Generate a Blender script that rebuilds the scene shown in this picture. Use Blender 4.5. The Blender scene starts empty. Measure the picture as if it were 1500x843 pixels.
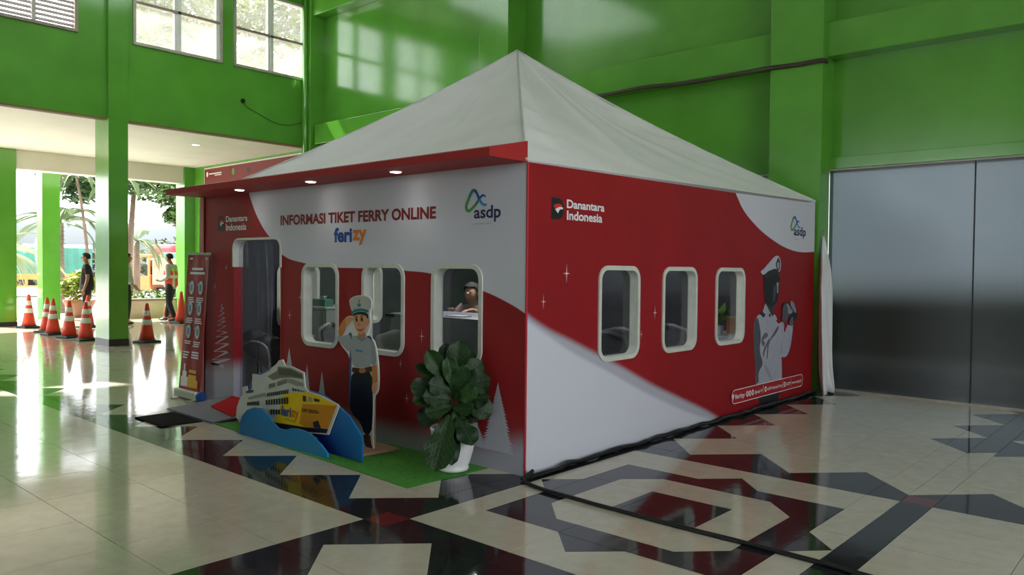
import bpy, bmesh, math, random
from mathutils import Vector, Matrix, noise
R = math.radians
random.seed(7)
SC = bpy.context.scene
COL = SC.collection

# ------------------------------------------------------------------ camera
CAM = Vector((3.534, -4.102, 1.45))
cd = bpy.data.cameras.new('camera')
cam = bpy.data.objects.new('camera', cd)
COL.objects.link(cam)
cd.sensor_width = 36.0
cd.lens = 1144.246 / 1500 * 36.0
cd.clip_end = 500
_yaw, _pit, _roll = 2.30021345, 0.0239352, 0.0102185
_fw = Vector((math.cos(_yaw) * math.cos(_pit), math.sin(_yaw) * math.cos(_pit), -math.sin(_pit)))
_rt = Vector((math.sin(_yaw), -math.cos(_yaw), 0))
_dn = _fw.cross(_rt)
_c, _s = math.cos(_roll), math.sin(_roll)
_r2 = _rt * _c - _dn * _s
_d2 = _rt * _s + _dn * _c
cam.matrix_world = Matrix((( _r2.x, -_d2.x, -_fw.x, CAM.x), (_r2.y, -_d2.y, -_fw.y, CAM.y), (_r2.z, -_d2.z, -_fw.z, CAM.z), (0, 0, 0, 1)))
SC.camera = cam

# ------------------------------------------------------------------ sky, sun, exposure
SC.view_settings.view_transform = 'Standard'
SC.view_settings.look = 'None'
SC.view_settings.gamma = 1.0
SC.view_settings.exposure = 0.08
SC.view_settings.use_curve_mapping = False
W = bpy.data.worlds.new('hazy_sky')
SC.world = W
W.use_nodes = True
_n = W.node_tree.nodes
_l = W.node_tree.links
_bg = _n['Background']
_tc = _n.new('ShaderNodeTexCoord')
_nz = _n.new('ShaderNodeTexNoise'); _nz.inputs['Scale'].default_value = 2.2; _nz.inputs['Detail'].default_value = 4
_rp = _n.new('ShaderNodeValToRGB')
_rp.color_ramp.elements[0].position = .35; _rp.color_ramp.elements[0].color = (.82, .90, 1.0, 1)
_rp.color_ramp.elements[1].position = .65; _rp.color_ramp.elements[1].color = (1, 1, 1, 1)
_l.new(_tc.outputs['Generated'], _nz.inputs['Vector'])
_l.new(_nz.outputs['Fac'], _rp.inputs['Fac'])
_l.new(_rp.outputs['Color'], _bg.inputs['Color'])
_bg.inputs['Strength'].default_value = 5.0
SUN_DIR = Vector((1.0, .35, -1.25)).normalized()
sd = bpy.data.lights.new('sun', 'SUN')
sd.energy = 18.0
sd.angle = R(1.2)
sd.color = (1.0, .95, .86)
sun = bpy.data.objects.new('sun', sd)
COL.objects.link(sun)
sun.rotation_euler = SUN_DIR.to_track_quat('-Z', 'Y').to_euler()
sun.location = (-30, -10, 30)

D = {
'f_board':[(-2.885,.107),(-2.869,.201),(-2.810,.293),(-2.775,.316),(-2.775,.388),(-2.705,.404),(-2.700,.364),(-2.671,.376),(-2.614,.388),(-2.610,.519),(-2.491,.519),(-2.338,.571),(-2.307,.601),(-2.233,.637),(-2.191,.674),(-2.139,.685),(-2.098,.637),(-2.007,.640),(-1.830,.607),(-1.810,.488),(-1.762,.460),(-1.603,.452),(-1.378,.407),(-1.360,.393),(-1.495,.159),(-1.522,.155),(-1.750,.134),(-2.272,.091),(-2.809,.062)],
'f_hull':[(-2.272,.151),(-1.788,.174),(-1.495,.204),(-1.509,.168),(-1.750,.143),(-2.272,.097),(-2.489,.142),(-2.423,.163)],
'f_yellow':[(-2.272,.149),(-2.209,.215),(-2.123,.397),(-2.016,.425),(-1.781,.456),(-1.603,.444),(-1.380,.399),(-1.492,.206),(-1.788,.176)],
'f_bow':[(-1.844,.354),(-1.602,.380),(-1.380,.395),(-1.492,.206),(-1.788,.176),(-1.885,.186)],
'f_bowedge':[(-1.380,.401),(-1.360,.393),(-1.495,.159),(-1.517,.160)],
'f_deckshade':[(-2.364,.523),(-2.211,.584),(-2.201,.622),(-2.007,.625),(-1.839,.595),(-1.833,.554),(-2.006,.550),(-2.169,.528),(-2.274,.500)],
'f_bridgewin':[(-2.191,.608),(-2.007,.614),(-1.849,.583),(-1.849,.559),(-2.007,.565),(-2.186,.552)],
'f_deck2':[(-2.169,.519),(-2.006,.539),(-1.829,.524),(-1.825,.495),(-1.927,.492),(-2.067,.510)],
'f_window2a':[(-2.342,.459),(-2.236,.485),(-2.236,.450),(-2.338,.421)],
'f_window2b':[(-2.207,.496),(-2.067,.530),(-2.063,.500),(-2.207,.458)],
'f_stern':[(-2.717,.352),(-2.648,.382),(-2.568,.383),(-2.602,.359),(-2.693,.343)],
'f_rail':[(-2.670,.310),(-2.392,.383),(-2.385,.355),(-2.666,.289)],
'f_bowwin0':[(-1.836,.422),(-1.788,.425),(-1.784,.381),(-1.832,.378)],
'f_bowwin1':[(-1.760,.422),(-1.705,.423),(-1.701,.387),(-1.755,.382)],
'f_bowwin2':[(-1.677,.421),(-1.602,.419),(-1.602,.399),(-1.673,.395)],
'f_hatch':[(-1.690,.230),(-1.620,.253),(-1.582,.196),(-1.675,.191)],
'f_rows':[[(-2.380,.321),(-2.354,.326),(-2.354,.284),(-2.380,.279)],[(-2.340,.328),(-2.314,.334),(-2.314,.290),(-2.339,.285)],[(-2.299,.336),(-2.274,.341),(-2.274,.296),(-2.299,.291)],[(-2.259,.344),(-2.234,.349),(-2.234,.302),(-2.259,.297)],[(-2.219,.351),(-2.194,.356),(-2.194,.308),(-2.219,.303)],[(-2.180,.359),(-2.155,.364),(-2.155,.314),(-2.180,.309)],[(-2.141,.366),(-2.116,.371),(-2.116,.320),(-2.141,.314)],[(-2.102,.373),(-2.078,.378),(-2.077,.325),(-2.102,.320)],[(-2.064,.381),(-2.039,.386),(-2.039,.331),(-2.063,.326)],[(-2.355,.384),(-2.333,.389),(-2.342,.358),(-2.363,.351)],[(-2.324,.391),(-2.302,.395),(-2.311,.364),(-2.332,.357)],[(-2.293,.397),(-2.271,.402),(-2.280,.370),(-2.301,.363)],[(-2.262,.403),(-2.241,.408),(-2.249,.376),(-2.270,.369)],[(-2.231,.410),(-2.210,.414),(-2.218,.382),(-2.239,.375)],[(-2.201,.416),(-2.180,.421),(-2.188,.388),(-2.209,.381)],[(-2.170,.422),(-2.150,.427),(-2.158,.394),(-2.178,.387)],[(-2.140,.429),(-2.120,.433),(-2.128,.400),(-2.148,.393)],[(-2.110,.435),(-2.090,.440),(-2.098,.406),(-2.118,.399)],[(-2.081,.441),(-2.060,.446),(-2.068,.412),(-2.089,.405)],[(-2.051,.447),(-2.031,.452),(-2.039,.418),(-2.059,.411)],[(-2.307,.253),(-2.279,.256),(-2.279,.213),(-2.307,.209)],[(-2.267,.257),(-2.240,.261),(-2.239,.218),(-2.267,.214)],[(-2.227,.262),(-2.200,.265),(-2.200,.223),(-2.227,.219)],[(-2.188,.266),(-2.161,.270),(-2.161,.228),(-2.188,.225)],[(-2.682,.265),(-2.666,.268),(-2.665,.241),(-2.682,.236)],[(-2.659,.269),(-2.643,.273),(-2.643,.244),(-2.659,.239)],[(-2.636,.274),(-2.620,.277),(-2.620,.246),(-2.636,.242)],[(-2.613,.278),(-2.597,.281),(-2.597,.249),(-2.613,.245)],[(-2.590,.283),(-2.575,.286),(-2.575,.252),(-2.590,.248)],[(-2.568,.287),(-2.552,.290),(-2.552,.255),(-2.568,.250)],[(-2.545,.291),(-2.530,.294),(-2.530,.258),(-2.545,.253)],[(-2.523,.295),(-2.508,.299),(-2.507,.260),(-2.523,.256)],[(-2.501,.300),(-2.485,.303),(-2.485,.263),(-2.501,.259)],[(-1.986,.469),(-1.956,.467),(-1.950,.446),(-1.974,.445)],[(-1.948,.467),(-1.919,.466),(-1.913,.448),(-1.936,.448)],[(-1.911,.466),(-1.881,.465),(-1.875,.450),(-1.899,.450)],[(-1.873,.464),(-1.844,.463),(-1.838,.452),(-1.862,.452)],[(-1.837,.463),(-1.808,.462),(-1.802,.455),(-1.825,.454)]],
'f_text':[(-2.143,.301),(-1.882,.319),(-2.143,.218)],
'f_text2':[(-1.843,.322),(-1.609,.353)],
'f_small':[(-2.095,.205),(-1.933,.221)],
'f_front':[(-2.669,.010),(-2.677,.092),(-2.631,.170),(-2.551,.227),(-2.440,.259),(-2.331,.263),(-2.245,.232),(-2.161,.176),(-2.078,.137),(-1.987,.133),(-1.898,.160),(-1.800,.171),(-1.705,.169),(-1.597,.158),(-1.630,.153),(-1.534,.134),(-1.561,.132),(-1.465,.089),(-1.394,.043),(-1.390,.012),(-1.362,-.006)],
'f_back':[(-2.845,.079),(-2.710,.375),(-2.660,.453),(-2.570,.521),(-2.415,.562),(-2.099,.499),(-1.782,.465),(-1.613,.459),(-1.397,.392),(-1.258,.331),(-1.173,.258),(-1.098,.192),(-1.100,-.007)],
's_board':[(-1.650,1.171),(-1.614,1.207),(-1.512,1.230),(-1.399,1.223),(-1.353,1.193),(-1.353,1.136),(-1.379,1.098),(-1.365,1.036),(-1.375,.978),(-1.422,.903),(-1.329,.893),(-1.289,.810),(-1.262,.681),(-1.258,.517),(-1.281,.466),(-1.320,.445),(-1.324,.279),(-1.333,.145),(-1.316,.011),(-1.350,-.013),(-1.406,-.008),(-1.453,.118),(-1.476,.224),(-1.631,.289),(-1.634,.613),(-1.623,.725),(-1.766,.822),(-1.804,.883),(-1.776,.954),(-1.699,1.039),(-1.635,1.060),(-1.587,1.045),(-1.599,1.083)],
's_cap':[(-1.638,1.168),(-1.605,1.202),(-1.512,1.223),(-1.404,1.218),(-1.361,1.190),(-1.363,1.139),(-1.387,1.114),(-1.484,1.124),(-1.566,1.110),(-1.604,1.092)],
's_band':[(-1.604,1.092),(-1.566,1.114),(-1.484,1.125),(-1.387,1.114),(-1.384,1.095),(-1.483,1.104),(-1.565,1.090),(-1.598,1.068)],
's_hair':[(-1.593,1.068),(-1.560,1.087),(-1.483,1.100),(-1.392,1.091),(-1.386,1.035),(-1.408,1.050),(-1.424,1.070),(-1.510,1.076),(-1.571,1.056)],
's_face':[(-1.582,1.042),(-1.565,1.063),(-1.510,1.077),(-1.419,1.070),(-1.408,1.047),(-1.386,1.048),(-1.373,1.027),(-1.386,.998),(-1.407,.987),(-1.433,.941),(-1.476,.913),(-1.515,.924),(-1.553,.959),(-1.576,.998)],
's_neck':[(-1.520,.935),(-1.433,.946),(-1.422,.903),(-1.468,.883),(-1.522,.897)],
's_fore':[(-1.784,.921),(-1.767,.963),(-1.728,1.009),(-1.688,1.036),(-1.660,1.045),(-1.648,1.021),(-1.670,.978),(-1.693,.930),(-1.727,.887),(-1.772,.891)],
's_fist':[(-1.693,1.023),(-1.682,1.042),(-1.626,1.051),(-1.582,1.045),(-1.573,1.025),(-1.615,1.013),(-1.631,.988),(-1.670,.979)],
's_sleeve':[(-1.790,.886),(-1.773,.894),(-1.721,.887),(-1.659,.905),(-1.614,.901),(-1.613,.850),(-1.618,.751),(-1.755,.830),(-1.790,.855)],
's_cape':[(-1.659,.910),(-1.614,.930),(-1.597,.888),(-1.611,.615),(-1.619,.276),(-1.631,.289),(-1.635,.732),(-1.624,.835)],
's_cape2':[(-1.422,.907),(-1.375,.916),(-1.343,.895),(-1.331,.807),(-1.353,.871)],
's_shirt':[(-1.625,.890),(-1.536,.906),(-1.468,.883),(-1.422,.903),(-1.353,.888),(-1.331,.807),(-1.338,.677),(-1.466,.652),(-1.589,.648),(-1.618,.751)],
's_collar':[(-1.542,.905),(-1.520,.900),(-1.468,.880),(-1.422,.903),(-1.412,.894),(-1.465,.860),(-1.520,.877)],
's_arm':[(-1.358,.888),(-1.327,.873),(-1.300,.809),(-1.283,.692),(-1.346,.670),(-1.352,.789)],
's_armband':[(-1.346,.673),(-1.281,.693),(-1.271,.557),(-1.334,.539)],
's_hand':[(-1.339,.538),(-1.271,.557),(-1.271,.516),(-1.291,.471),(-1.325,.457),(-1.344,.491)],
's_belt':[(-1.595,.644),(-1.466,.649),(-1.341,.677),(-1.340,.634),(-1.465,.609),(-1.600,.606)],
's_buckle':[(-1.507,.645),(-1.420,.657),(-1.420,.617),(-1.501,.605)],
's_trousers':[(-1.606,.605),(-1.465,.609),(-1.340,.634),(-1.330,.443),(-1.332,.278),(-1.346,.143),(-1.442,.125),(-1.475,.208),(-1.625,.279),(-1.616,.478)],
's_shoe':[(-1.453,.123),(-1.357,.141),(-1.351,.075),(-1.324,.017),(-1.350,-.004),(-1.398,.001),(-1.442,.078)],
's_eye0':[(-1.551,1.043),(-1.538,1.049),(-1.524,1.041),(-1.521,1.021),(-1.534,1.010),(-1.548,1.020)],
's_eye1':[(-1.483,1.050),(-1.467,1.056),(-1.453,1.048),(-1.450,1.028),(-1.466,1.017),(-1.483,1.027)],
's_brow0':[(-1.560,1.053),(-1.524,1.060),(-1.521,1.053),(-1.557,1.046)],
's_brow1':[(-1.489,1.063),(-1.451,1.068),(-1.445,1.062),(-1.488,1.056)],
's_mouth':[(-1.537,.967),(-1.504,.955),(-1.466,.957),(-1.439,.979),(-1.460,.944),(-1.504,.942)],
's_nose':[(-1.515,1.008),(-1.493,1.003),(-1.482,.990),(-1.504,.982),(-1.523,.991)],
's_ear':[(-1.392,1.048),(-1.373,1.039),(-1.381,.999),(-1.399,1.001)],
's_anchor':[(-1.512,1.196),(-1.501,1.197),(-1.500,1.157),(-1.479,1.164),(-1.484,1.144),(-1.505,1.133),(-1.527,1.142),(-1.533,1.159),(-1.511,1.154)],
's_text':[(-1.543,.791),(-1.448,.805)],
's_base':[(-1.411,-.389),(-1.471,-.155),(-1.348,-.101),(-1.224,-.453)],
'o_cap':[(3.759,1.451),(3.837,1.477),(3.968,1.545),(4.090,1.607),(4.153,1.624),(4.217,1.620),(4.271,1.576),(4.286,1.523),(4.270,1.474),(4.238,1.442),(4.159,1.479),(4.096,1.479),(3.947,1.452),(3.840,1.410),(3.779,1.425)],
'o_capband':[(3.840,1.410),(3.947,1.452),(4.096,1.479),(4.159,1.479),(4.238,1.442),(4.244,1.416),(4.098,1.415),(3.974,1.400),(3.914,1.379),(3.853,1.384)],
'o_badge':[(4.131,1.532),(4.168,1.574),(4.205,1.607),(4.245,1.576),(4.262,1.528),(4.249,1.480),(4.212,1.450),(4.159,1.484)],
'o_badgein':[(4.159,1.527),(4.181,1.553),(4.220,1.554),(4.242,1.522),(4.223,1.479),(4.187,1.479)],
'o_visor':[(3.914,1.379),(4.023,1.415),(4.226,1.421),(4.248,1.378),(4.286,1.357),(4.255,1.341),(4.151,1.363),(4.000,1.368)],
'o_head':[(3.848,1.384),(3.914,1.379),(4.000,1.368),(4.151,1.363),(4.242,1.343),(4.244,1.309),(4.238,1.266),(4.252,1.234),(4.228,1.202),(4.230,1.160),(4.201,1.112),(4.113,1.078),(4.038,1.059),(3.950,1.103),(3.893,1.125),(3.871,1.240),(3.849,1.291)],
'o_headlight':[(4.166,1.325),(4.216,1.339),(4.236,1.309),(4.219,1.277),(4.229,1.234),(4.210,1.203),(4.183,1.224),(4.186,1.278)],
'o_cheek':[(4.094,1.289),(4.149,1.310),(4.162,1.246),(4.155,1.161),(4.112,1.109),(4.080,1.142),(4.097,1.205)],
'o_neckshade':[(3.900,1.125),(3.950,1.103),(4.038,1.059),(4.113,1.078),(4.188,1.105),(4.114,1.057),(4.093,.957),(4.021,1.007),(3.939,1.077)],
'o_collar':[(3.893,1.115),(3.939,1.077),(4.021,1.007),(4.093,.954),(4.117,.993),(4.195,.948),(4.209,.915),(4.094,.931),(3.870,.981),(3.821,1.004)],
'o_epaulette':[(3.737,1.012),(3.807,1.030),(3.906,.990),(3.859,.956)],
'o_button':[(3.987,.992),(4.021,.999),(4.037,.980),(4.023,.957),(3.993,.961)],
'o_binoc':[(4.332,1.088),(4.450,1.114),(4.519,1.088),(4.589,1.042),(4.701,1.017),(4.774,.964),(4.749,.903),(4.652,.885),(4.526,.924),(4.376,.995),(4.333,1.050)],
'o_handa':[(4.333,1.050),(4.424,1.101),(4.478,1.098),(4.533,1.066),(4.576,1.032),(4.614,.986),(4.538,.972),(4.499,.936),(4.434,.884),(4.368,.876),(4.321,.910),(4.336,.985)],
'o_handlight':[(4.438,1.090),(4.491,1.091),(4.562,1.032),(4.618,1.008),(4.614,.984),(4.551,.972),(4.483,.980),(4.480,1.045)],
'o_handb':[(4.545,1.109),(4.580,1.125),(4.641,1.101),(4.700,1.039),(4.730,.993),(4.703,.972),(4.618,1.019),(4.561,1.065)],
'o_wristb':[(4.527,.902),(4.635,.952),(4.652,.885),(4.626,.831),(4.530,.847)],
'o_shirt':[(3.767,1.003),(3.686,.970),(3.621,.878),(3.628,.712),(3.663,.532),(3.700,.278),(3.772,.211),(4.375,.146),(4.373,.324),(4.360,.483),(4.343,.503),(4.421,.491),(4.499,.497),(4.575,.562),(4.620,.650),(4.666,.834),(4.626,.849),(4.531,.841),(4.514,.867),(4.410,.745),(4.410,.878),(4.356,.900),(4.251,.867),(4.158,.939),(4.039,.968),(3.922,.997)],
'o_shade':[(3.686,.970),(3.741,.950),(3.819,.760),(3.769,.607),(3.888,.466),(3.751,.381),(3.783,.267),(3.700,.278),(3.663,.532),(3.628,.712),(3.621,.878)],
'o_folda':[(3.820,.742),(3.916,.803),(3.989,.777),(3.976,.745),(3.849,.716),(3.921,.694),(3.880,.636),(3.822,.688)],
'o_foldb':[(4.251,.860),(4.268,.822),(4.166,.753),(4.007,.694),(3.986,.506),(3.957,.515),(3.978,.690),(4.077,.745),(4.192,.826)],
'o_foldc':[(4.005,.731),(4.035,.711),(3.910,.597),(3.871,.515),(3.854,.601)],
'o_foldd':[(4.415,.751),(4.447,.737),(4.366,.691),(4.343,.503),(4.317,.606)],
'o_folde':[(3.873,.467),(3.975,.434),(4.143,.258),(4.054,.267)],
'o_trousers':[(3.702,.224),(3.772,.201),(4.344,.156),(4.339,.112),(4.287,.055),(4.306,-.042),(3.995,-.034),(3.795,-.011),(3.805,.087)],
'o_hem':[(3.772,.217),(4.344,.156),(4.352,.110),(4.224,.118),(3.987,.133),(3.846,.106)],
'o_bar':[(3.205,.213),(3.155,.244),(3.154,.264),(3.216,.277),(4.851,.257),(4.937,.231),(4.963,.182),(4.925,.133),(4.875,.118),(3.233,.155)],
'o_barpx':[(-.093,2.260)],
'pill':[(3.206,.267),(4.849,.254),(4.949,.206),(4.938,.156),(4.856,.113),(3.210,.145),(3.137,.176),(3.121,.232)],
'pill_text':{'ferizy':[(3.207,.229)],'c1':[(3.480,.210)],'c2':[(3.541,.208)],'c3':[(3.608,.207)],'asdp191':[(3.676,.200)],'bar1':[(3.863,.195)],'c4':[(3.923,.201)],'name':[(3.984,.204)],'bar2':[(4.375,.189)],'c5':[(4.423,.201)],'tel':[(4.477,.200)],'bar3':[(4.599,.195)],'www':[(4.630,.200)]},
'sw_left':[(-3.696,2.199),(-3.624,2.066),(-3.520,1.926),(-3.393,1.801),(-3.281,1.719),(-3.067,1.558),(-2.729,1.486),(-2.167,1.444),(-1.841,1.443),(-1.282,1.426),(-.965,1.405),(-.405,1.284),(-.203,1.222),(-.005,1.139)],
'mist_left':[(-4.530,.366),(-4.045,.417),(-1.679,.129),(-1.161,.132),(-.361,.166),(.002,.258)],
'sw_rt':[(3.166,2.229),(3.230,2.169),(3.306,2.098),(3.616,1.938),(4.055,1.795),(4.529,1.701),(4.909,1.677),(5.292,1.691)],
'sw_rb':[(-.007,1.139),(.234,1.021),(.546,.907),(.884,.780),(1.222,.651),(1.624,.485),(2.144,.297),(2.598,.136),(2.957,-.007)],
'sw_rb2':[(.547,.825),(.976,.655),(1.421,.469),(1.917,.281),(2.389,.122),(2.844,-.002)],
't_info':[(-3.109,1.847),(-3.109,1.942),(-.924,1.837),(-.925,1.929)],
't_ferizy':[(-2.248,1.673),(-2.249,1.791),(-1.780,1.669),(-1.976,1.669)],
'asdp_l':[(-.513,1.812),(-.245,1.808),(-.513,1.871)],
'asdp_l_sub':[(-.512,1.781),(-.325,1.777)],
'asdp_loop':[(-.396,1.971),(-.413,1.981),(-.432,1.980),(-.455,1.962),(-.491,1.924),(-.537,1.888),(-.571,1.875),(-.591,1.895),(-.588,1.924),(-.565,1.970),(-.532,2.016),(-.507,2.022),(-.485,2.004),(-.458,1.960),(-.432,1.928),(-.402,1.911),(-.383,1.916)],
'asdp_r':[(4.633,1.859),(4.986,1.852),(4.655,1.927)],
'asdp_loop_r_box':[(4.549,2.069),(4.807,1.921)],
'd_r':[(.444,1.901),(.921,1.902),(.443,1.964),(.446,1.817),(.893,1.812),(.445,1.877)],
'd_r_logo':[(.267,1.966),(.270,1.812),(.410,1.899)],
'd_l':[(-4.152,1.908),(-3.717,1.898),(-4.152,1.969),(-4.151,1.819),(-3.740,1.813),(-4.151,1.882)],
'd_l_logo':[(-4.311,1.973),(-4.310,1.819),(-4.185,1.896)],
'd_r_flag1':[(.283,1.909),(.317,1.921),(.351,1.926),(.388,1.918),(.379,1.907),(.345,1.901),(.323,1.891),(.306,1.883)],
'd_r_flag2':[(.306,1.883),(.323,1.891),(.345,1.900),(.379,1.904),(.397,1.898),(.394,1.886),(.374,1.887),(.357,1.881),(.338,1.855)],
'tree_spiral':[(-4.231,1.051),(-4.242,1.016),(-4.195,1.005),(-4.272,.974),(-4.182,.958),(-4.291,.918),(-4.173,.903),(-4.319,.862),(-4.162,.870),(-4.333,.820),(-4.146,.823),(-4.333,.757),(-4.127,.756),(-4.361,.693),(-4.100,.717),(-4.374,.616),(-4.092,.637),(-4.402,.531),(-4.086,.556),(-4.439,.444),(-4.059,.483),(-4.445,.395),(-4.194,.383)],
'tree_big':[(-.256,.637),(-.297,.499),(-.344,.380),(-.377,.269),(-.400,.180),(-.414,.128),(-.091,.187),(-.120,.238),(-.153,.316),(-.177,.389),(-.197,.490),(-.229,.570)],
'tree_part':[(-.495,.237),(-.535,.144),(-.554,.083),(-.434,.103),(-.464,.148),(-.480,.211)],
'tree_s0':[(-2.951,.685),(-3.016,.470),(-2.885,.482)],
'tree_s1':[(-2.654,.560),(-2.714,.247),(-2.590,.261)],
'tree_s2':[(-2.419,.513),(-2.477,.282),(-2.358,.296)],
'spark_r':[(.451,1.420),(.187,1.218),(1.685,1.087),(1.476,.912)],
'spark_l':[(-2.761,1.164),(-2.946,.990),(-1.078,.912),(-1.332,.674),(-1.253,.401),(-4.385,1.229),(-4.143,1.431)],
'lights':[(-3.493,-.255),(-2.286,-.198),(-1.154,-.176)],
'corr_banner':[(-16.505,4.038),(-16.504,3.666),(-11.815,3.960),(-11.762,3.712)],
'corr_logos':[(-16.400,3.895),(-15.750,3.864),(-15.243,3.891),(-14.560,3.903),(-12.534,3.877),(-15.783,3.668),(-13.146,3.641)],
}

# ------------------------------------------------------------------ materials
MATS = {}
def srgb(r, g, b):
    f = lambda c: (c / 255 / 12.92) if c / 255 <= .04045 else ((c / 255 + .055) / 1.055) ** 2.4
    return (f(r), f(g), f(b), 1)

def mat(name, col, rough=.5, var=.06, scale=8.0, metal=0.0, bump=0.0, bscale=60.0, spec=.5, emit=None, est=0.0, stretch=None):
    """A procedural material: a noise that varies the colour a little, and a fine bump."""
    if name in MATS:
        return MATS[name]
    m = bpy.data.materials.new(name)
    m.use_nodes = True
    n, l = m.node_tree.nodes, m.node_tree.links
    p = n['Principled BSDF']
    p.inputs['Roughness'].default_value = rough
    p.inputs['Metallic'].default_value = metal
    p.inputs['Specular IOR Level'].default_value = spec
    tc = n.new('ShaderNodeTexCoord')
    src = tc.outputs['Object']
    if stretch:
        mp = n.new('ShaderNodeMapping'); mp.inputs['Scale'].default_value = stretch
        l.new(src, mp.inputs['Vector']); src = mp.outputs['Vector']
    nz = n.new('ShaderNodeTexNoise'); nz.inputs['Scale'].default_value = scale; nz.inputs['Detail'].default_value = 5
    l.new(src, nz.inputs['Vector'])
    rp = n.new('ShaderNodeValToRGB')
    c = Vector(col[:3])
    rp.color_ramp.elements[0].position = .3; rp.color_ramp.elements[0].color = (*(c * (1 - var)), 1)
    rp.color_ramp.elements[1].position = .7; rp.color_ramp.elements[1].color = (*[min(1, x * (1 + var)) for x in c], 1)
    l.new(nz.outputs['Fac'], rp.inputs['Fac'])
    l.new(rp.outputs['Color'], p.inputs['Base Color'])
    if bump:
        bz = n.new('ShaderNodeTexNoise'); bz.inputs['Scale'].default_value = bscale; bz.inputs['Detail'].default_value = 3
        l.new(src, bz.inputs['Vector'])
        bp = n.new('ShaderNodeBump'); bp.inputs['Strength'].default_value = bump; bp.inputs['Distance'].default_value = .02
        l.new(bz.outputs['Fac'], bp.inputs['Height']); l.new(bp.outputs['Normal'], p.inputs['Normal'])
    if emit:
        p.inputs['Emission Color'].default_value = emit
        p.inputs['Emission Strength'].default_value = est
    MATS[name] = m
    return m

def glassy(name, tint, fac, rough=.02, haze=None, hazefac=0.0):
    """Thin clear sheet: see-through with a gloss, optionally milky."""
    m = bpy.data.materials.new(name); m.use_nodes = True
    n, l = m.node_tree.nodes, m.node_tree.links
    n.remove(n['Principled BSDF'])
    out = n['Material Output']
    t = n.new('ShaderNodeBsdfTransparent'); t.inputs['Color'].default_value = tint
    g = n.new('ShaderNodeBsdfGlossy'); g.inputs['Roughness'].default_value = rough; g.inputs['Color'].default_value = (.9, .9, .9, 1)
    lw = n.new('ShaderNodeLayerWeight'); lw.inputs['Blend'].default_value = .5      # Schlick's reflectance of a thin sheet, the same from both sides
    pw = n.new('ShaderNodeMath'); pw.operation = 'POWER'; pw.inputs[1].default_value = 5.0; l.new(lw.outputs['Facing'], pw.inputs[0])
    fr = n.new('ShaderNodeMath'); fr.operation = 'MULTIPLY_ADD'; fr.inputs[1].default_value = .94; fr.inputs[2].default_value = .045; l.new(pw.outputs[0], fr.inputs[0])
    mx = n.new('ShaderNodeMixShader')
    ad = n.new('ShaderNodeMath'); ad.operation = 'MULTIPLY'; ad.inputs[1].default_value = fac
    l.new(fr.outputs[0], ad.inputs[0]); l.new(ad.outputs[0], mx.inputs[0])
    l.new(t.outputs[0], mx.inputs[1]); l.new(g.outputs[0], mx.inputs[2])
    last = mx
    if haze:
        d = n.new('ShaderNodeBsdfDiffuse'); d.inputs['Color'].default_value = haze
        tr = n.new('ShaderNodeBsdfTranslucent'); tr.inputs['Color'].default_value = haze
        dd = n.new('ShaderNodeMixShader'); dd.inputs[0].default_value = .6
        l.new(d.outputs[0], dd.inputs[1]); l.new(tr.outputs[0], dd.inputs[2])
        m2 = n.new('ShaderNodeMixShader')
        tc = n.new('ShaderNodeTexCoord'); nz = n.new('ShaderNodeTexNoise'); nz.inputs['Scale'].default_value = 3.0; nz.inputs['Detail'].default_value = 6
        l.new(tc.outputs['Object'], nz.inputs['Vector'])
        mr = n.new('ShaderNodeMapRange'); mr.inputs['From Min'].default_value = .3; mr.inputs['From Max'].default_value = .7
        mr.inputs['To Min'].default_value = hazefac * .6; mr.inputs['To Max'].default_value = min(1, hazefac * 1.4)
        l.new(nz.outputs['Fac'], mr.inputs['Value']); l.new(mr.outputs[0], m2.inputs[0])
        l.new(last.outputs[0], m2.inputs[1]); l.new(dd.outputs[0], m2.inputs[2])
        last = m2
    l.new(last.outputs[0], out.inputs['Surface'])
    return m

# ------------------------------------------------------------------ objects
def tag(o, label=None, cat=None, group=None, kind=None):
    if label: o['label'] = label
    if cat: o['category'] = cat
    if group: o['group'] = group
    if kind: o['kind'] = kind
    return o

def empty(name, loc=(0, 0, 0), rz=0.0, label=None, cat=None, group=None, kind=None):
    o = bpy.data.objects.new(name, None)
    o.empty_display_size = .1
    COL.objects.link(o); o.location = loc; o.rotation_euler = (0, 0, rz)
    return tag(o, label, cat, group, kind)

def obj(name, me, m=None, parent=None, smooth=False, **kw):
    """Links a mesh (or bmesh) as one object; parent keeps local coordinates."""
    if isinstance(me, bmesh.types.BMesh):
        bm = me; me = bpy.data.meshes.new(name); bm.normal_update(); bm.to_mesh(me); bm.free()
    o = bpy.data.objects.new(name, me)
    COL.objects.link(o)
    if m is not None and not me.materials:
        for x in (m if isinstance(m, (list, tuple)) else [m]): me.materials.append(x)
    if parent is not None: o.parent = parent
    if smooth:
        for p in me.polygons: p.use_smooth = True
    return tag(o, **kw)

def dup_tree(o, parent=None):
    c = o.copy(); COL.objects.link(c)
    if parent is not None: c.parent = parent
    for ch in list(o.children): dup_tree(ch, c)
    return c

def bx(bm, x0, x1, y0, y1, z0, z1, mi=0, bev=0.0):
    vs = [bm.verts.new(p) for p in ((x0, y0, z0), (x1, y0, z0), (x1, y1, z0), (x0, y1, z0), (x0, y0, z1), (x1, y0, z1), (x1, y1, z1), (x0, y1, z1))]
    fs = [bm.faces.new([vs[i] for i in q]) for q in ((0, 3, 2, 1), (4, 5, 6, 7), (0, 1, 5, 4), (1, 2, 6, 5), (2, 3, 7, 6), (3, 0, 4, 7))]
    for f in fs: f.material_index = mi
    if bev:
        es = list({e for f in fs for e in f.edges})
        bmesh.ops.bevel(bm, geom=es, offset=bev, segments=2, affect='EDGES', profile=.5)

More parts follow.
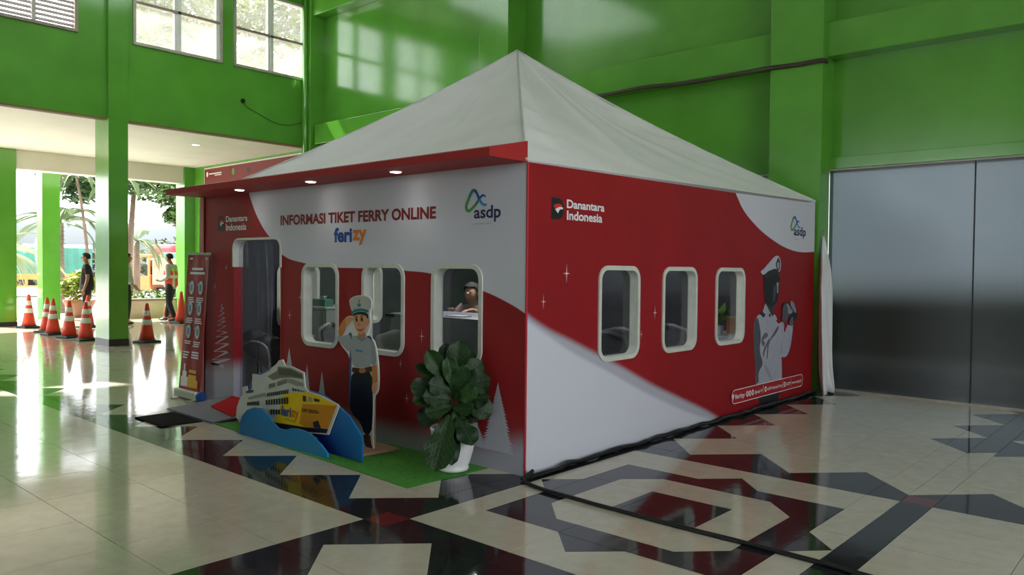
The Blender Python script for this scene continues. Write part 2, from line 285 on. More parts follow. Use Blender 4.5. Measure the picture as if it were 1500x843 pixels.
def box(x0, x1, y0, y1, z0, z1, bev=0.0):
    bm = bmesh.new(); bx(bm, x0, x1, y0, y1, z0, z1, 0, bev); return bm

def tube(bm, pts, r, seg=8, r1=None, cap=True):
    pts = [Vector(p) for p in pts]
    rings = []
    a = None
    for i, p in enumerate(pts):
        d = (pts[min(i + 1, len(pts) - 1)] - pts[max(i - 1, 0)]).normalized()
        if a is None: a = d.cross(Vector((0, 0, 1)) if abs(d.z) < .8 else Vector((1, 0, 0)))
        a = (a - d * a.dot(d)).normalized(); b = a.cross(d).normalized()
        t = i / max(1, len(pts) - 1)
        rr = r if r1 is None else r + (r1 - r) * t
        rings.append([bm.verts.new(p + (a * math.cos(2 * math.pi * k / seg) + b * math.sin(2 * math.pi * k / seg)) * rr) for k in range(seg)])
    for A, B in zip(rings, rings[1:]):
        for k in range(seg):
            bm.faces.new((A[k], A[(k + 1) % seg], B[(k + 1) % seg], B[k]))
    if cap:
        bm.faces.new(rings[0][::-1]); bm.faces.new(rings[-1])

def lathe(bm, prof, seg=24, c=(0, 0, 0), sq=None):
    """prof: [(radius, z)]"""
    rings = []
    for r, z in prof:
        rings.append([bm.verts.new((c[0] + r * math.cos(2 * math.pi * k / seg), c[1] + r * math.sin(2 * math.pi * k / seg), c[2] + z)) for k in range(seg)])
    for A, B in zip(rings, rings[1:]):
        for k in range(seg):
            bm.faces.new((A[k], A[(k + 1) % seg], B[(k + 1) % seg], B[k]))
    bm.faces.new(rings[0][::-1]); bm.faces.new(rings[-1])

def smoothpoly(pts, it=2):
    """Chaikin-rounded outline."""
    for _ in range(it):
        q = []
        for i in range(len(pts)):
            a, b = pts[i], pts[(i + 1) % len(pts)]
            q += [(a[0] * .75 + b[0] * .25, a[1] * .75 + b[1] * .25), (a[0] * .25 + b[0] * .75, a[1] * .25 + b[1] * .75)]
        pts = q
    return pts

def place(pl, at, u, v):
    return (u, at, v) if pl == 'y' else (at, u, v)

def area2(p):
    return sum(p[i][0] * p[(i + 1) % len(p)][1] - p[(i + 1) % len(p)][0] * p[i][1] for i in range(len(p)))

def flat(bm, pts, pl, at, mi=0):
    """One printed face; on plane y=at it faces -Y, on plane x=at it faces +X."""
    if area2(pts) < 0: pts = pts[::-1]
    f = bm.faces.new([bm.verts.new(place(pl, at, u, v)) for u, v in pts])
    f.material_index = mi
    return f

def plate(bm, pts, pl, at, th, mi=0):
    """A board of thickness th behind plane at."""
    if area2(pts) < 0: pts = pts[::-1]
    back = at + th if pl == 'y' else at - th
    A = [bm.verts.new(place(pl, at, u, v)) for u, v in pts]
    B = [bm.verts.new(place(pl, back, u, v)) for u, v in pts]
    fs = [bm.faces.new(A), bm.faces.new(B[::-1])]
    for i in range(len(A)):
        j = (i + 1) % len(A)
        fs.append(bm.faces.new((A[j], A[i], B[i], B[j])))
    for f in fs: f.material_index = mi

def rrect(u0, u1, v0, v1, r, n=6):
    o = []
    for cx, cy, a0 in ((u1 - r, v1 - r, 0), (u0 + r, v1 - r, 90), (u0 + r, v0 + r, 180), (u1 - r, v0 + r, 270)):
        for k in range(n + 1):
            a = R(a0 + 90 * k / n); o.append((cx + r * math.cos(a), cy + r * math.sin(a)))
    return o

def holed(outer, holes, pl, at, th):
    """A panel with holes, through a filled 2D curve: mesh on plane y=at or x=at, thickness th behind it."""
    c = bpy.data.curves.new('tmp', 'CURVE'); c.dimensions = '2D'; c.fill_mode = 'BOTH'; c.extrude = th / 2
    for pts in [outer] + holes:
        s = c.splines.new('POLY'); s.points.add(len(pts) - 1)
        for p, q in zip(s.points, pts): p.co = (q[0], q[1], 0, 1)
        s.use_cyclic_u = True
    o = bpy.data.objects.new('tmp', c); COL.objects.link(o)
    dg = bpy.context.evaluated_depsgraph_get()
    me = bpy.data.meshes.new_from_object(o.evaluated_get(dg))
    bpy.data.objects.remove(o); bpy.data.curves.remove(c)
    for v in me.vertices:
        u, w, d = v.co
        if pl == 'y': v.co = (u, at + th / 2 - d, w)
        else: v.co = (at - th / 2 + d, u, w)
    me.update()
    return me

def ring(bm, u0, u1, v0, v1, r, w, pl, at, depth, mi=0, proud=.012):
    """A rounded window surround: flat front band of width w plus a reveal going back by depth."""
    sgn = 1 if pl == 'y' else -1
    o = rrect(u0, u1, v0, v1, r); i = rrect(u0 + w, u1 - w, v0 + w, v1 - w, max(.01, r - w))
    lv = [(o, at), (o, at - sgn * proud), (i, at - sgn * proud), (i, at + sgn * depth), (o, at + sgn * depth)]
    rings = [[bm.verts.new(place(pl, a, p[0], p[1])) for p in pts] for pts, a in lv]
    N = len(o)
    for A, B in zip(rings, rings[1:]):
        for k in range(N):
            f = bm.faces.new((A[k], A[(k + 1) % N], B[(k + 1) % N], B[k])); f.material_index = mi
    bmesh.ops.recalc_face_normals(bm, faces=bm.faces)

def text_mesh(s, bold=0.0, space=1.0):
    c = bpy.data.curves.new('tmp', 'FONT'); c.body = s; c.size = 1; c.offset = bold; c.space_character = space; c.resolution_u = 4
    o = bpy.data.objects.new('tmp', c); COL.objects.link(o)
    dg = bpy.context.evaluated_depsgraph_get()
    me = bpy.data.meshes.new_from_object(o.evaluated_get(dg))
    bpy.data.objects.remove(o); bpy.data.curves.remove(c)
    return me

def text(name, s, pl, at, u0, u1, v0, v1, m, parent, bold=0.0, full=False, shear=0.0, skew=0.0, **kw):
    """Printed lettering fitted to u0..u1; v0 is the baseline and v1 the height of its tallest letter (full: box incl. descenders)."""
    me = text_mesh(s, bold)
    xs = [v.co.x for v in me.vertices]; ys = [v.co.y for v in me.vertices]
    x0, x1 = min(xs), max(xs); y0 = min(ys) if full else 0.0; y1 = max(ys)
    for v in me.vertices:
        a = (v.co.x - x0) / (x1 - x0); b = (v.co.y - y0) / (y1 - y0)
        u = u0 + a * (u1 - u0) + shear * b * (v1 - v0); w = v0 + b * (v1 - v0) + skew * a
        v.co = place(pl, at, u, w)
    # every face lies a hair apart in depth, so that strokes of one letter may overlap
    vs, fs = [], []
    for n_, p in enumerate(me.polygons):
        k = len(vs); dz = .00002 * (n_ % 29)
        for vi in p.vertices:
            c_ = me.vertices[vi].co
            vs.append((c_.x, c_.y - dz, c_.z) if pl == 'y' else (c_.x + dz, c_.y, c_.z))
        fs.append(tuple(range(k, len(vs))))
    bpy.data.meshes.remove(me); me = bpy.data.meshes.new(name); me.from_pydata(vs, [], fs)
    me.update()
    # facing: make sure the face looks outwards
    if me.polygons:
        nrm = me.polygons[0].normal
        if (pl == 'y' and nrm.y > 0) or (pl == 'x' and nrm.x < 0): me.flip_normals()
    return obj(name, me, m, parent, **kw)

def wall_strip(bm, pts, w, pl, at, mi=0, taper=None):
    """A printed stroke of width w along pts."""
    P = [Vector(p) for p in pts]
    L, Rr = [], []
    for i, p in enumerate(P):
        d = (P[min(i + 1, len(P) - 1)] - P[max(i - 1, 0)]).normalized(); n = Vector((-d.y, d.x))
        ww = w if taper is None else w * taper(i / (len(P) - 1))
        L.append(p + n * ww / 2); Rr.append(p - n * ww / 2)
    for i in range(len(P) - 1):
        flat(bm, [tuple(L[i]), tuple(Rr[i]), tuple(Rr[i + 1]), tuple(L[i + 1])], pl, at, mi)

def spline(pts, n=6):
    """Catmull-Rom through 2D or 3D points."""
    P = [Vector(p) for p in pts]; o = []
    for i in range(len(P) - 1):
        p0, p1, p2, p3 = P[max(i - 1, 0)], P[i], P[i + 1], P[min(i + 2, len(P) - 1)]
        for k in range(n):
            t = k / n
            o.append(.5 * ((2 * p1) + (p2 - p0) * t + (2 * p0 - 5 * p1 + 4 * p2 - p3) * t * t + (3 * p1 - p0 - 3 * p2 + p3) * t ** 3))
    o.append(P[-1]); return o

def skin(verts, edges, radii, sub=2, name='body'):
    """Grows one continuous surface over a skeleton."""
    bm = bmesh.new(); ly = bm.verts.layers.skin.verify()
    vs = []
    for i, (p, r) in enumerate(zip(verts, radii)):
        v = bm.verts.new(p); v[ly].radius = r if isinstance(r, tuple) else (r, r); v[ly].use_root = (i == 0); vs.append(v)
    for a, b in edges: bm.edges.new((vs[a], vs[b]))
    me = bpy.data.meshes.new('tmp'); bm.to_mesh(me); bm.free()
    o = bpy.data.objects.new('tmp', me); COL.objects.link(o)
    o.modifiers.new('s', 'SKIN').use_smooth_shade = True
    sb = o.modifiers.new('d', 'SUBSURF'); sb.levels = sub; sb.render_levels = sub
    dg = bpy.context.evaluated_depsgraph_get()
    out = bpy.data.meshes.new_from_object(o.evaluated_get(dg))
    bpy.data.objects.remove(o); bpy.data.meshes.remove(me)
    out.name = name
    return out

# ------------------------------------------------------------------ colours
WHITE = mat('white_print', (.78, .78, .82), .32, .015, 3)
GREEN = mat('green_wall_paint', (.108, .355, .040), .13, .10, 1.3, bump=.04, bscale=4, spec=1.0)
SOFFIT = mat('white_soffit_paint', (.84, .79, .74), .6, .05, 1.0)
CEIL = mat('white_ceiling_paint', (.72, .72, .68), .7, .05, 1.0)
DARKTRIM = mat('dark_base_trim', (.03, .03, .03), .35)
ALU = mat('worn_aluminium', (.45, .42, .37), .45, .12, 6, metal=.3)
BLACK = mat('black_plastic', (.012, .012, .014), .4, .2)

def floor_mat(name, c1, c2, rough, sc):
    m = bpy.data.materials.new(name); m.use_nodes = True
    n, l = m.node_tree.nodes, m.node_tree.links; p = n['Principled BSDF']
    g = n.new('ShaderNodeNewGeometry')
    a = n.new('ShaderNodeTexNoise'); a.inputs['Scale'].default_value = sc; a.inputs['Detail'].default_value = 7; a.inputs['Roughness'].default_value = .65
    b = n.new('ShaderNodeTexNoise'); b.inputs['Scale'].default_value = .55; b.inputs['Detail'].default_value = 2
    mx = n.new('ShaderNodeMath'); mx.operation = 'ADD'; mu = n.new('ShaderNodeMath'); mu.operation = 'MULTIPLY'; mu.inputs[1].default_value = .5
    r = n.new('ShaderNodeValToRGB'); r.color_ramp.elements[0].position = .35; r.color_ramp.elements[0].color = (*c1, 1); r.color_ramp.elements[1].position = .68; r.color_ramp.elements[1].color = (*c2, 1)
    l.new(g.outputs['Position'], a.inputs['Vector']); l.new(g.outputs['Position'], b.inputs['Vector'])
    l.new(a.outputs['Fac'], mx.inputs[0]); l.new(b.outputs['Fac'], mx.inputs[1]); l.new(mx.outputs[0], mu.inputs[0]); l.new(mu.outputs[0], r.inputs['Fac'])
    l.new(r.outputs['Color'], p.inputs['Base Color'])
    w = n.new('ShaderNodeTexNoise'); w.inputs['Scale'].default_value = 6; w.inputs['Detail'].default_value = 2
    bp = n.new('ShaderNodeBump'); bp.inputs['Strength'].default_value = .035; bp.inputs['Distance'].default_value = .02
    l.new(g.outputs['Position'], w.inputs['Vector']); l.new(w.outputs['Fac'], bp.inputs['Height']); l.new(bp.outputs['Normal'], p.inputs['Normal'])
    p.inputs['Roughness'].default_value = rough
    p.inputs['IOR'].default_value = 1.55
    return m
BEIGE = floor_mat('polished_beige_stone', (.47, .43, .34), (.60, .56, .46), .085, 9)
DARK = floor_mat('polished_dark_stone', (.012, .012, .015), (.026, .025, .030), .075, 14)
REDST = floor_mat('polished_red_stone', (.11, .012, .014), (.16, .022, .022), .08, 14)
GROUT = mat('tile_joint', (.10, .09, .08), .7)

# ------------------------------------------------------------------ floor: real tiles cut to the inlaid pattern
FX0, FX1, FY0, FY1 = -18.6, 9.0, -13.0, 6.0
floor = empty('floor', (0, 0, 0), kind='structure')
tag(floor, 'polished beige stone floor with dark zigzag and star inlay and two red squares')
obj('floor_bed', box(FX0, FX1, FY0, FY1, -.16, -.010), GROUT, floor)
obj('floor_beyond', box(FX0, FX1, -28, FY0, -.16, 0), BEIGE, floor)
xs = [-.068, .118, .34, .89, 1.34, 1.895, 2.1, 2.285]; ys = [-1.335, -1.148, -.74, -.19, .315, .81, 1.22, 1.405]
x = xs[0]
while x > FX0: x -= .565; xs.insert(0, max(x, FX0))
x = xs[-1]
while x < FX1: x += .565; xs.append(min(x, FX1))
y = ys[0]
while y > FY0: y -= .565; ys.insert(0, max(y, FY0))
y = ys[-1]
while y < FY1: y += .565; ys.append(min(y, FY1))
rc = lambda a, b, c, d: [(a, c), (b, c), (b, d), (a, d)]
LAY = [(rc(FX0, FX1, -1.335, -1.148), 1), (rc(-.068, .118, FY0, FY1), 1), (rc(2.1, 2.285, FY0, 1.3), 1), ([(2.1, 3.03), (2.285, 3.215), (2.285, FY1), (2.1, FY1)], 1), (rc(.118, FX1, 1.22, 1.405), 1)]
LAY += [([(-.068, -1.148), (-.068, -.75), (-.46, -1.148)], 1), ([(.118, 1.405), (.512, 1.405), (.118, 1.823)], 1), ([(.118, -1.335), (.118, -1.735), (.512, -1.335)], 1)]
k = -.46
while k > -17:
    LAY.append(([(k, -1.148), (k - .397, -.755), (k - .794, -1.148)], 1)); k -= .794
k = -.75
for i in range(3):
    LAY.append(([(-.068, k), (-.068, k + .794), (-.46, k + .397)], 1)); k += .794
k = 1.823
for i in range(5):
    LAY.append(([(.118, k), (.515, k + .4), (.118, k + .8)], 1)); k += .8
k = .512
for i in range(8):
    LAY.append(([(k, 1.405), (k + .795, 1.405), (k + .3975, 1.823)], 1)); k += .795
k = 3.03
for i in range(4):
    LAY.append(([(2.1, k), (2.1, k + .795), (1.737, k + .3975)], 1)); LAY.append(([(2.285, k), (2.68, k + .3975), (2.285, k + .795)], 1)); k += .795
k = .512
for i in range(8):
    LAY.append(([(k, -1.335), (k + .3975, -1.735), (k + .795, -1.335)], 1)); k += .795
k = -1.735
for i in range(4):
    LAY.append(([(.118, k), (.118, k - .795), (.515, k - .3975)], 1)); k -= .795
LAY += [(rc(.33, 1.9, -.733, .803), 1), ([(.129, .033), (.33, -.17), (.33, .24)], 1), ([(2.1, .03), (1.9, .235), (1.9, -.185)], 1), ([(.91, .803), (1.34, .803), (1.125, 1.025)], 1), ([(.882, -.733), (1.1, -.948), (1.318, -.733)], 1)]
LAY += [([(.735, -.562), (1.505, -.562), (1.715, -.345), (1.715, .416), (1.505, .625), (.735, .625), (.522, .42), (.522, -.345)], 0), (rc(.84, 1.4, -.205, .315), 1), (rc(-.068, .118, -1.335, -1.148), 2), (rc(2.1, 2.285, 1.22, 1.405), 2)]
for i, (p, c) in enumerate(LAY):
    if area2(p) < 0: LAY[i] = (p[::-1], c)
LBB = [(min(q[0] for q in p), max(q[0] for q in p), min(q[1] for q in p), max(q[1] for q in p)) for p, c in LAY]

def halfcut(poly, a, b):
    """Splits a convex polygon by the line a->b: (left part, right part)."""
    L, Q = [], []
    dx, dy = b[0] - a[0], b[1] - a[1]; ln = math.hypot(dx, dy)
    sd_ = [(dx * (p[1] - a[1]) - dy * (p[0] - a[0])) / ln for p in poly]
    for i in range(len(poly)):
        p, q, s, t = poly[i], poly[(i + 1) % len(poly)], sd_[i], sd_[(i + 1) % len(poly)]
        if s >= -1e-5: L.append(p)
        if s <= 1e-5: Q.append(p)
        if (s > 1e-5 and t < -1e-5) or (s < -1e-5 and t > 1e-5):
            r_ = s / (s - t); m_ = (p[0] + (q[0] - p[0]) * r_, p[1] + (q[1] - p[1]) * r_); L.append(m_); Q.append(m_)
    ok = lambda z: len(z) > 2 and abs(area2(z)) > 2e-5
    return (L if ok(L) else None), (Q if ok(Q) else None)

def cell_pieces(c):
    x0, x1, y0, y1 = c
    P = [(rc(*c), 0)]
    for (poly, colr), bb in zip(LAY, LBB):
        if bb[0] >= x1 or bb[1] <= x0 or bb[2] >= y1 or bb[3] <= y0: continue
        N = []
        for q, qc in P:
            rest = q
            for i in range(len(poly)):
                if rest is None: break
                rest, out = halfcut(rest, poly[i], poly[(i + 1) % len(poly)])
                if out: N.append((out, qc))
            if rest: N.append((rest, colr))
        P = N
    return P

cells = []
g = .0016
for i in range(len(xs) - 1):
    for j in range(len(ys) - 1):
        a, b, c, d = xs[i], xs[i + 1], ys[j], ys[j + 1]
        if b - a < .02 or d - c < .02: continue
        mx_, my_ = (a + b) / 2, (c + d) / 2
        rel = Vector((mx_, my_, 0)) - CAM
        dep = rel.dot(_fw); sx = rel.dot(_r2) / max(dep, .01) * 1144 + 750; sy = rel.dot(_d2) / max(dep, .01) * 1144 + 421
        seen = dep > .8 and -60 < sx < 1560 and sy < 900 and not (-4.5 < mx_ < -.25 and .2 < my_ < 5)
        cells.append((-((b - a) * (d - c)) / dep ** 3 if seen else dep, (a + g, b - g, c + g, d - g)))
cells.sort(key=lambda t: t[0])

def tile_into(bm, c):
    dz = random.uniform(-.0003, .0003)
    for poly, colr in cell_pieces(c):
        A = [bm.verts.new((p[0], p[1], dz)) for p in poly]
        f = bm.faces.new(A)
        f.material_index = colr
        for i in range(len(poly)):
            p, q = poly[i], poly[(i + 1) % len(poly)]
            edge = (abs(p[0] - c[0]) < 1e-4 and abs(q[0] - c[0]) < 1e-4) or (abs(p[0] - c[1]) < 1e-4 and abs(q[0] - c[1]) < 1e-4) or (abs(p[1] - c[2]) < 1e-4 and abs(q[1] - c[2]) < 1e-4) or (abs(p[1] - c[3]) < 1e-4 and abs(q[1] - c[3]) < 1e-4)
            if edge:
                B0 = bm.verts.new((p[0], p[1], -.010)); B1 = bm.verts.new((q[0], q[1], -.010))
                bm.faces.new((A[(i + 1) % len(A)], A[i], B0, B1)).material_index = colr
NT = 300
for _, c in cells[:NT]:
    bm = bmesh.new(); tile_into(bm, c); obj('floor_tile', bm, [BEIGE, DARK, REDST], floor)
bm = bmesh.new()
for _, c in cells[NT:]: tile_into(bm, c)
obj('floor_tile_field', bm, [BEIGE, DARK, REDST], floor, kind='stuff')

# ------------------------------------------------------------------ hall shell
def wallobj(name, bm, m=None, **kw):
    return obj(name, bm, m or GREEN, kind='structure', **kw)
WX = -11.05
# left wall (above the open arcade) with holes for its windows
wins = [(-3.2, -1.75), (-.60, .965), (1.885, 3.59), (3.83, 5.53)]
WZ0, WZ1 = 5.43, 7.02
me = holed([(-28, 4.04), (6.1, 4.04), (6.1, 7.4), (-28, 7.4)], [[(a, WZ0), (b, WZ0), (b, WZ1), (a, WZ1)] for a, b in wins], 'x', WX, .16)
wl = wallobj('wall_left', me)
bm = bmesh.new(); bx(bm, -11.2, -11.03, -28, 6.0, 4.012, 4.04); obj('batten', bm, mat('raw_wood_edge', (.20, .12, .05), .7), wl)
for nm, (y0, y1) in (('column', (1.43, 1.765)), ('column', (-1.8, -1.4)), ('column', (-10.6, -10.2)), ('column', (-16.6, -16.2)), ('column', (-22.6, -22.2))):
    c = wallobj('column', box(-11.56, -10.95, y0, y1, .12, 7.25, .008))
    tag(c, 'green square column')
    obj('column_base', box(-11.565, -10.945, y0 - .005, y1 + .005, 0, .125), DARKTRIM, c)
# loose wire and its hole on the left wall
t = tag(empty('wall_wire', (0, 0, 0)), 'thin loose wire hanging from a hole in the green left wall below the windows', 'wire')
bm = bmesh.new(); tube(bm, spline([(WX + .015, 4.04, 4.76), (WX + .02, 4.12, 4.66), (WX + .02, 4.4, 4.56), (WX + .02, 4.75, 4.44), (WX + .02, 5.1, 4.44), (WX + .02, 5.5, 4.57), (WX + .02, 5.56, 4.5)], 6), .006, 6); obj('wire', bm, mat('green_painted_wire', (.03, .10, .02), .5), t)
bm = bmesh.new(); tube(bm, [(WX + .002, 4.03, 4.77), (WX + .03, 4.03, 4.77)], .045, 10); obj('hole_plug', bm, BLACK, t)

# windows of the left wall
PANE = glassy('dusty_pane', (.88, .90, .88, 1), 1.0, .05, (.8, .8, .77, 1), .15)
FRM = mat('white_window_frame', (.75, .75, .72), .45, .05)
FRD = mat('brownish_window_frame', (.30, .24, .20), .5, .1)
for n_, (y0, y1) in enumerate(wins):
    w = empty('window_%d' % (n_ + 1), (WX, (y0 + y1) / 2, WZ0), kind='structure')
    hw = (y1 - y0) / 2; H = WZ1 - WZ0
    bm = bmesh.new()
    for a, b, c, d in ((-hw, hw, 0, .05), (-hw, hw, H - .05, H), (-hw, -hw + .05, .05, H - .05), (hw - .05, hw, .05, H - .05)):
        bx(bm, -.12, .035, a, b, c, d, 0)
    obj('window_frame', bm, ALU if n_ != 1 else FRD, w)
    if n_ == 1:
        obj('mullion', box(-.08, .02, .08, .14, .05, H - .05), ALU, w)
        LV = mat('louvre_blade', (.14, .12, .11), .5, .1)
        bl = None
        for side in ((-hw + .05, .08), (.14, hw - .05)):
            for q in range(19):
                bm = bmesh.new(); a = R(38); z = .07 + q * .078
                v = [bm.verts.new(p) for p in ((.0, side[0], z), (.0, side[1], z), (-.055, side[1], z + .058), (-.055, side[0], z + .058), (.004, side[0], z + .008), (.004, side[1], z + .008), (-.051, side[1], z + .066), (-.051, side[0], z + .066))]
                for f in ((0, 1, 2, 3), (4, 7, 6, 5), (0, 4, 5, 1), (1, 5, 6, 2), (2, 6, 7, 3), (3, 7, 4, 0)): bm.faces.new([v[i] for i in f])
                obj('louvre_slat', bm, LV, w)
    elif n_ > 1:
        obj('mullion', box(-.08, .02, -.03, .03, .05, H - .05), FRM, w)
        obj('transom', box(-.08, .02, -hw + .05, hw - .05, .745, .795), FRD, w)
        for sy in ((-hw + .05, -.03), (.03, hw - .05)):
            for sz in ((.05, .745), (.795, H - .05)):
                obj('pane', box(-.055, -.045, sy[0], sy[1], sz[0], sz[1]), PANE, w)
        for sy in (-.035, hw - .085):
            obj('sash_stile', box(-.075, .0, sy - .05 if sy < 0 else sy - .03, sy + .005 if sy < 0 else sy + .035, .05, H - .05), FRM, w)

# back wall: X from -18 to 9, stepped with beam, pillars and frosted glass below
wallobj('wall_back', box(-11.2, 9, 5.74, 5.95, 2.69, 7.4))
wallobj('wall_back_lower', box(-11.2, 9, 5.66, 5.74, 2.84, 4.03))
o = wallobj('trim_1', box(-10.6, 9, 5.42, 5.74, 4.03, 4.44, .01)); tag(o, 'green beam along the back wall')
o = wallobj('trim_2', box(-11.0, 9, 5.56, 5.66, 2.70, 2.84, .005)); tag(o, 'green lintel over the frosted glass')
o = wallobj('trim_3', box(-11.0, 9, 5.45, 5.74, 6.75, 7.3, .01)); tag(o, 'green beam under the ceiling')
for a, b in ((-.6, .045), (-5.66, -5.01), (6.6, 7.25)):
    c = wallobj('pillar', box(a, b, 5.30, 5.74, 0, 7.3, .006)); tag(c, 'green pillar of the back wall')
wallobj('wall_back_far', box(-18.2, -11.0, 6.0, 6.2, 0, 4.2))
wallobj('corner_pillar', box(-11.05, -10.72, 5.40, 5.95, 0, 7.3, .006))
bm = bmesh.new(); tube(bm, [(-10.85, 5.36, 2.0), (-10.85, 5.36, 7.1)], .05, 12); obj('downpipe', bm, GREEN, smooth=True, kind='structure')
wallobj('wall_back_solid', box(-11.0, -5.6, 5.68, 5.9, 0, 2.72))
FROST = None
def frost():
    m = bpy.data.materials.new('frosted_glass'); m.use_nodes = True
    n, l = m.node_tree.nodes, m.node_tree.links; p = n['Principled BSDF']
    # film-covered glass: a dim, blurred view of the yard behind it, under a soft gloss
    n.remove(p)
    rf = n.new('ShaderNodeBsdfRefraction'); rf.inputs['Color'].default_value = (.046, .055, .056, 1); rf.inputs['IOR'].default_value = 1.08
    gl = n.new('ShaderNodeBsdfGlossy'); gl.inputs['Color'].default_value = (.9, .9, .9, 1); df = n.new('ShaderNodeBsdfDiffuse'); df.inputs['Color'].default_value = (.05, .06, .06, 1)
    lw = n.new('ShaderNodeLayerWeight'); lw.inputs['Blend'].default_value = .5; pw = n.new('ShaderNodeMath'); pw.operation = 'POWER'; pw.inputs[1].default_value = 4.0; l.new(lw.outputs['Facing'], pw.inputs[0])
    fa = n.new('ShaderNodeMath'); fa.operation = 'MULTIPLY_ADD'; fa.inputs[1].default_value = .8; fa.inputs[2].default_value = .05; l.new(pw.outputs[0], fa.inputs[0])
    m1 = n.new('ShaderNodeMixShader'); m1.inputs[0].default_value = .35; l.new(rf.outputs[0], m1.inputs[1]); l.new(df.outputs[0], m1.inputs[2])
    m2 = n.new('ShaderNodeMixShader'); l.new(fa.outputs[0], m2.inputs[0]); l.new(m1.outputs[0], m2.inputs[1]); l.new(gl.outputs[0], m2.inputs[2])
    l.new(m2.outputs[0], n['Material Output'].inputs['Surface'])
    rf.inputs['Roughness'].default_value = .50
    tc = n.new('ShaderNodeTexCoord'); z = n.new('ShaderNodeTexNoise'); z.inputs['Scale'].default_value = 2.0; z.inputs['Detail'].default_value = 8
    mr = n.new('ShaderNodeMapRange'); mr.inputs['To Min'].default_value = .16; mr.inputs['To Max'].default_value = .30
    l.new(tc.outputs['Object'], z.inputs['Vector']); l.new(z.outputs['Fac'], mr.inputs['Value']); l.new(mr.outputs[0], gl.inputs['Roughness'])
    return m
FROST = frost()
k = 4
for a, b in ((-5.0, -2.8), (-2.8, -.6), (.045, 1.605), (1.605, 3.2), (3.2, 4.9), (4.9, 6.6), (7.25, 9.0)):
    k += 1
    w = empty('window_%d' % k, (0, 0, 0), kind='structure')
    fm = bmesh.new(); fm.faces.new([fm.verts.new(p_) for p_ in ((a + .004, 5.59, .03), (b - .004, 5.59, .03), (b - .004, 5.59, 2.68), (a + .004, 5.59, 2.68))]); obj('pane', fm, FROST, w)
    bm = bmesh.new(); bx(bm, a, b, 5.575, 5.61, 0, .03); bx(bm, a, b, 5.575, 5.61, 2.68, 2.70); obj('rail', bm, ALU, w)
    obj('seal', box(b - .006, b + .006, 5.58, 5.605, .03, 2.68), BLACK, w)
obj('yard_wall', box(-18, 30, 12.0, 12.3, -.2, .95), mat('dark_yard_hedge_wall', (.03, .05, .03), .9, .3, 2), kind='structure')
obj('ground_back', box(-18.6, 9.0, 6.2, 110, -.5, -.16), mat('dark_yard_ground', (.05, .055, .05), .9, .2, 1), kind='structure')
obj('added_yard_canopy', box(-11, 10, 6.0, 9.6, 3.15, 3.3), mat('dark_canopy', (.06, .065, .06), .9), kind='structure')  # unseen canopy added to dim the sky through the frosted glass
obj('floor_sill', box(-11, 9, 5.6, 6.2, -.16, 0), GROUT, kind='structure')
# dark cable lying along the beam
bm = bmesh.new()
tube(bm, spline([(-4.35, 5.40, 4.08), (-3.29, 5.385, 4.02), (-2.5, 5.38, 4.03), (-1.83, 5.385, 3.99), (-1.04, 5.36, 3.99), (-.62, 5.27, 3.97), (-.3, 5.275, 3.96), (.04, 5.275, 3.96), (.05, 5.40, 3.97)], 6), .028, 8)
tag(obj('wall_cable', bm, mat('dark_cable', (.05, .035, .025), .5), smooth=True), 'thick dark cable lying along the green beam above the white tent roof', 'cable')
# ceiling, other sides of the hall
MILK = bpy.data.materials.new('milky_added_light'); MILK.use_nodes = True
_mn, _ml = MILK.node_tree.nodes, MILK.node_tree.links; _mn.remove(_mn['Principled BSDF'])
_t = _mn.new('ShaderNodeBsdfTranslucent'); _t.inputs['Color'].default_value = (.50, .52, .52, 1); _ml.new(_t.outputs[0], _mn['Material Output'].inputs['Surface'])
obj('added_roof_light', box(-9.5, -6.5, -1.0, 3.5, 7.44, 7.45), MILK, kind='structure')  # unseen roof light, added to brighten the left walls and tent
bm = bmesh.new()
for a_, b_, c_, d_ in ((-12.15, -9.5, -28.4, 6.2), (-6.5, 9.6, -28.4, 6.2), (-9.5, -6.5, -28.4, -1.0), (-9.5, -6.5, 3.5, 6.2)): bx(bm, a_, b_, c_, d_, 7.4, 7.6)  # slab overhangs on the left to block high sun at the windows
obj('ceiling', bm, CEIL, kind='structure')      # with a gap for the added roof light over the left bay
wallobj('wall_right', holed([(-28.2, 0), (6.2, 0), (6.2, 7.4), (-28.2, 7.4)], [rc(-5.5, .6, .9, 6.6)], 'x', 9.2, .2))  # unseen side; its opening is shaped to light the long booth side
wallobj('wall_left_light_block', box(-11.2, -11.05, -28, -1.6, 0, 4.04))  # unseen wall added to keep arcade light off the booth front
wallobj('wall_front', box(-11.2, 9.2, -28.2, -28.0, 6.6, 7.4))
for xx in (-9, -6, -3): wallobj('column', box(xx - .2, xx + .2, -28.3, -27.9, 0, 6.7), label='green column of the open front')
wallobj('wall_front_light_block', box(-3.0, 9.0, -28.2, -28.0, 0, 6.6))  # unseen wall added to cut the light on the booth front
o = wallobj('wall_front_low_block', box(-11, -3, -28.2, -28.05, 0, 2.5), mat('low_wall', (.05, .08, .05), .7))  # unseen dark wall added to darken the glass reflections and booth front

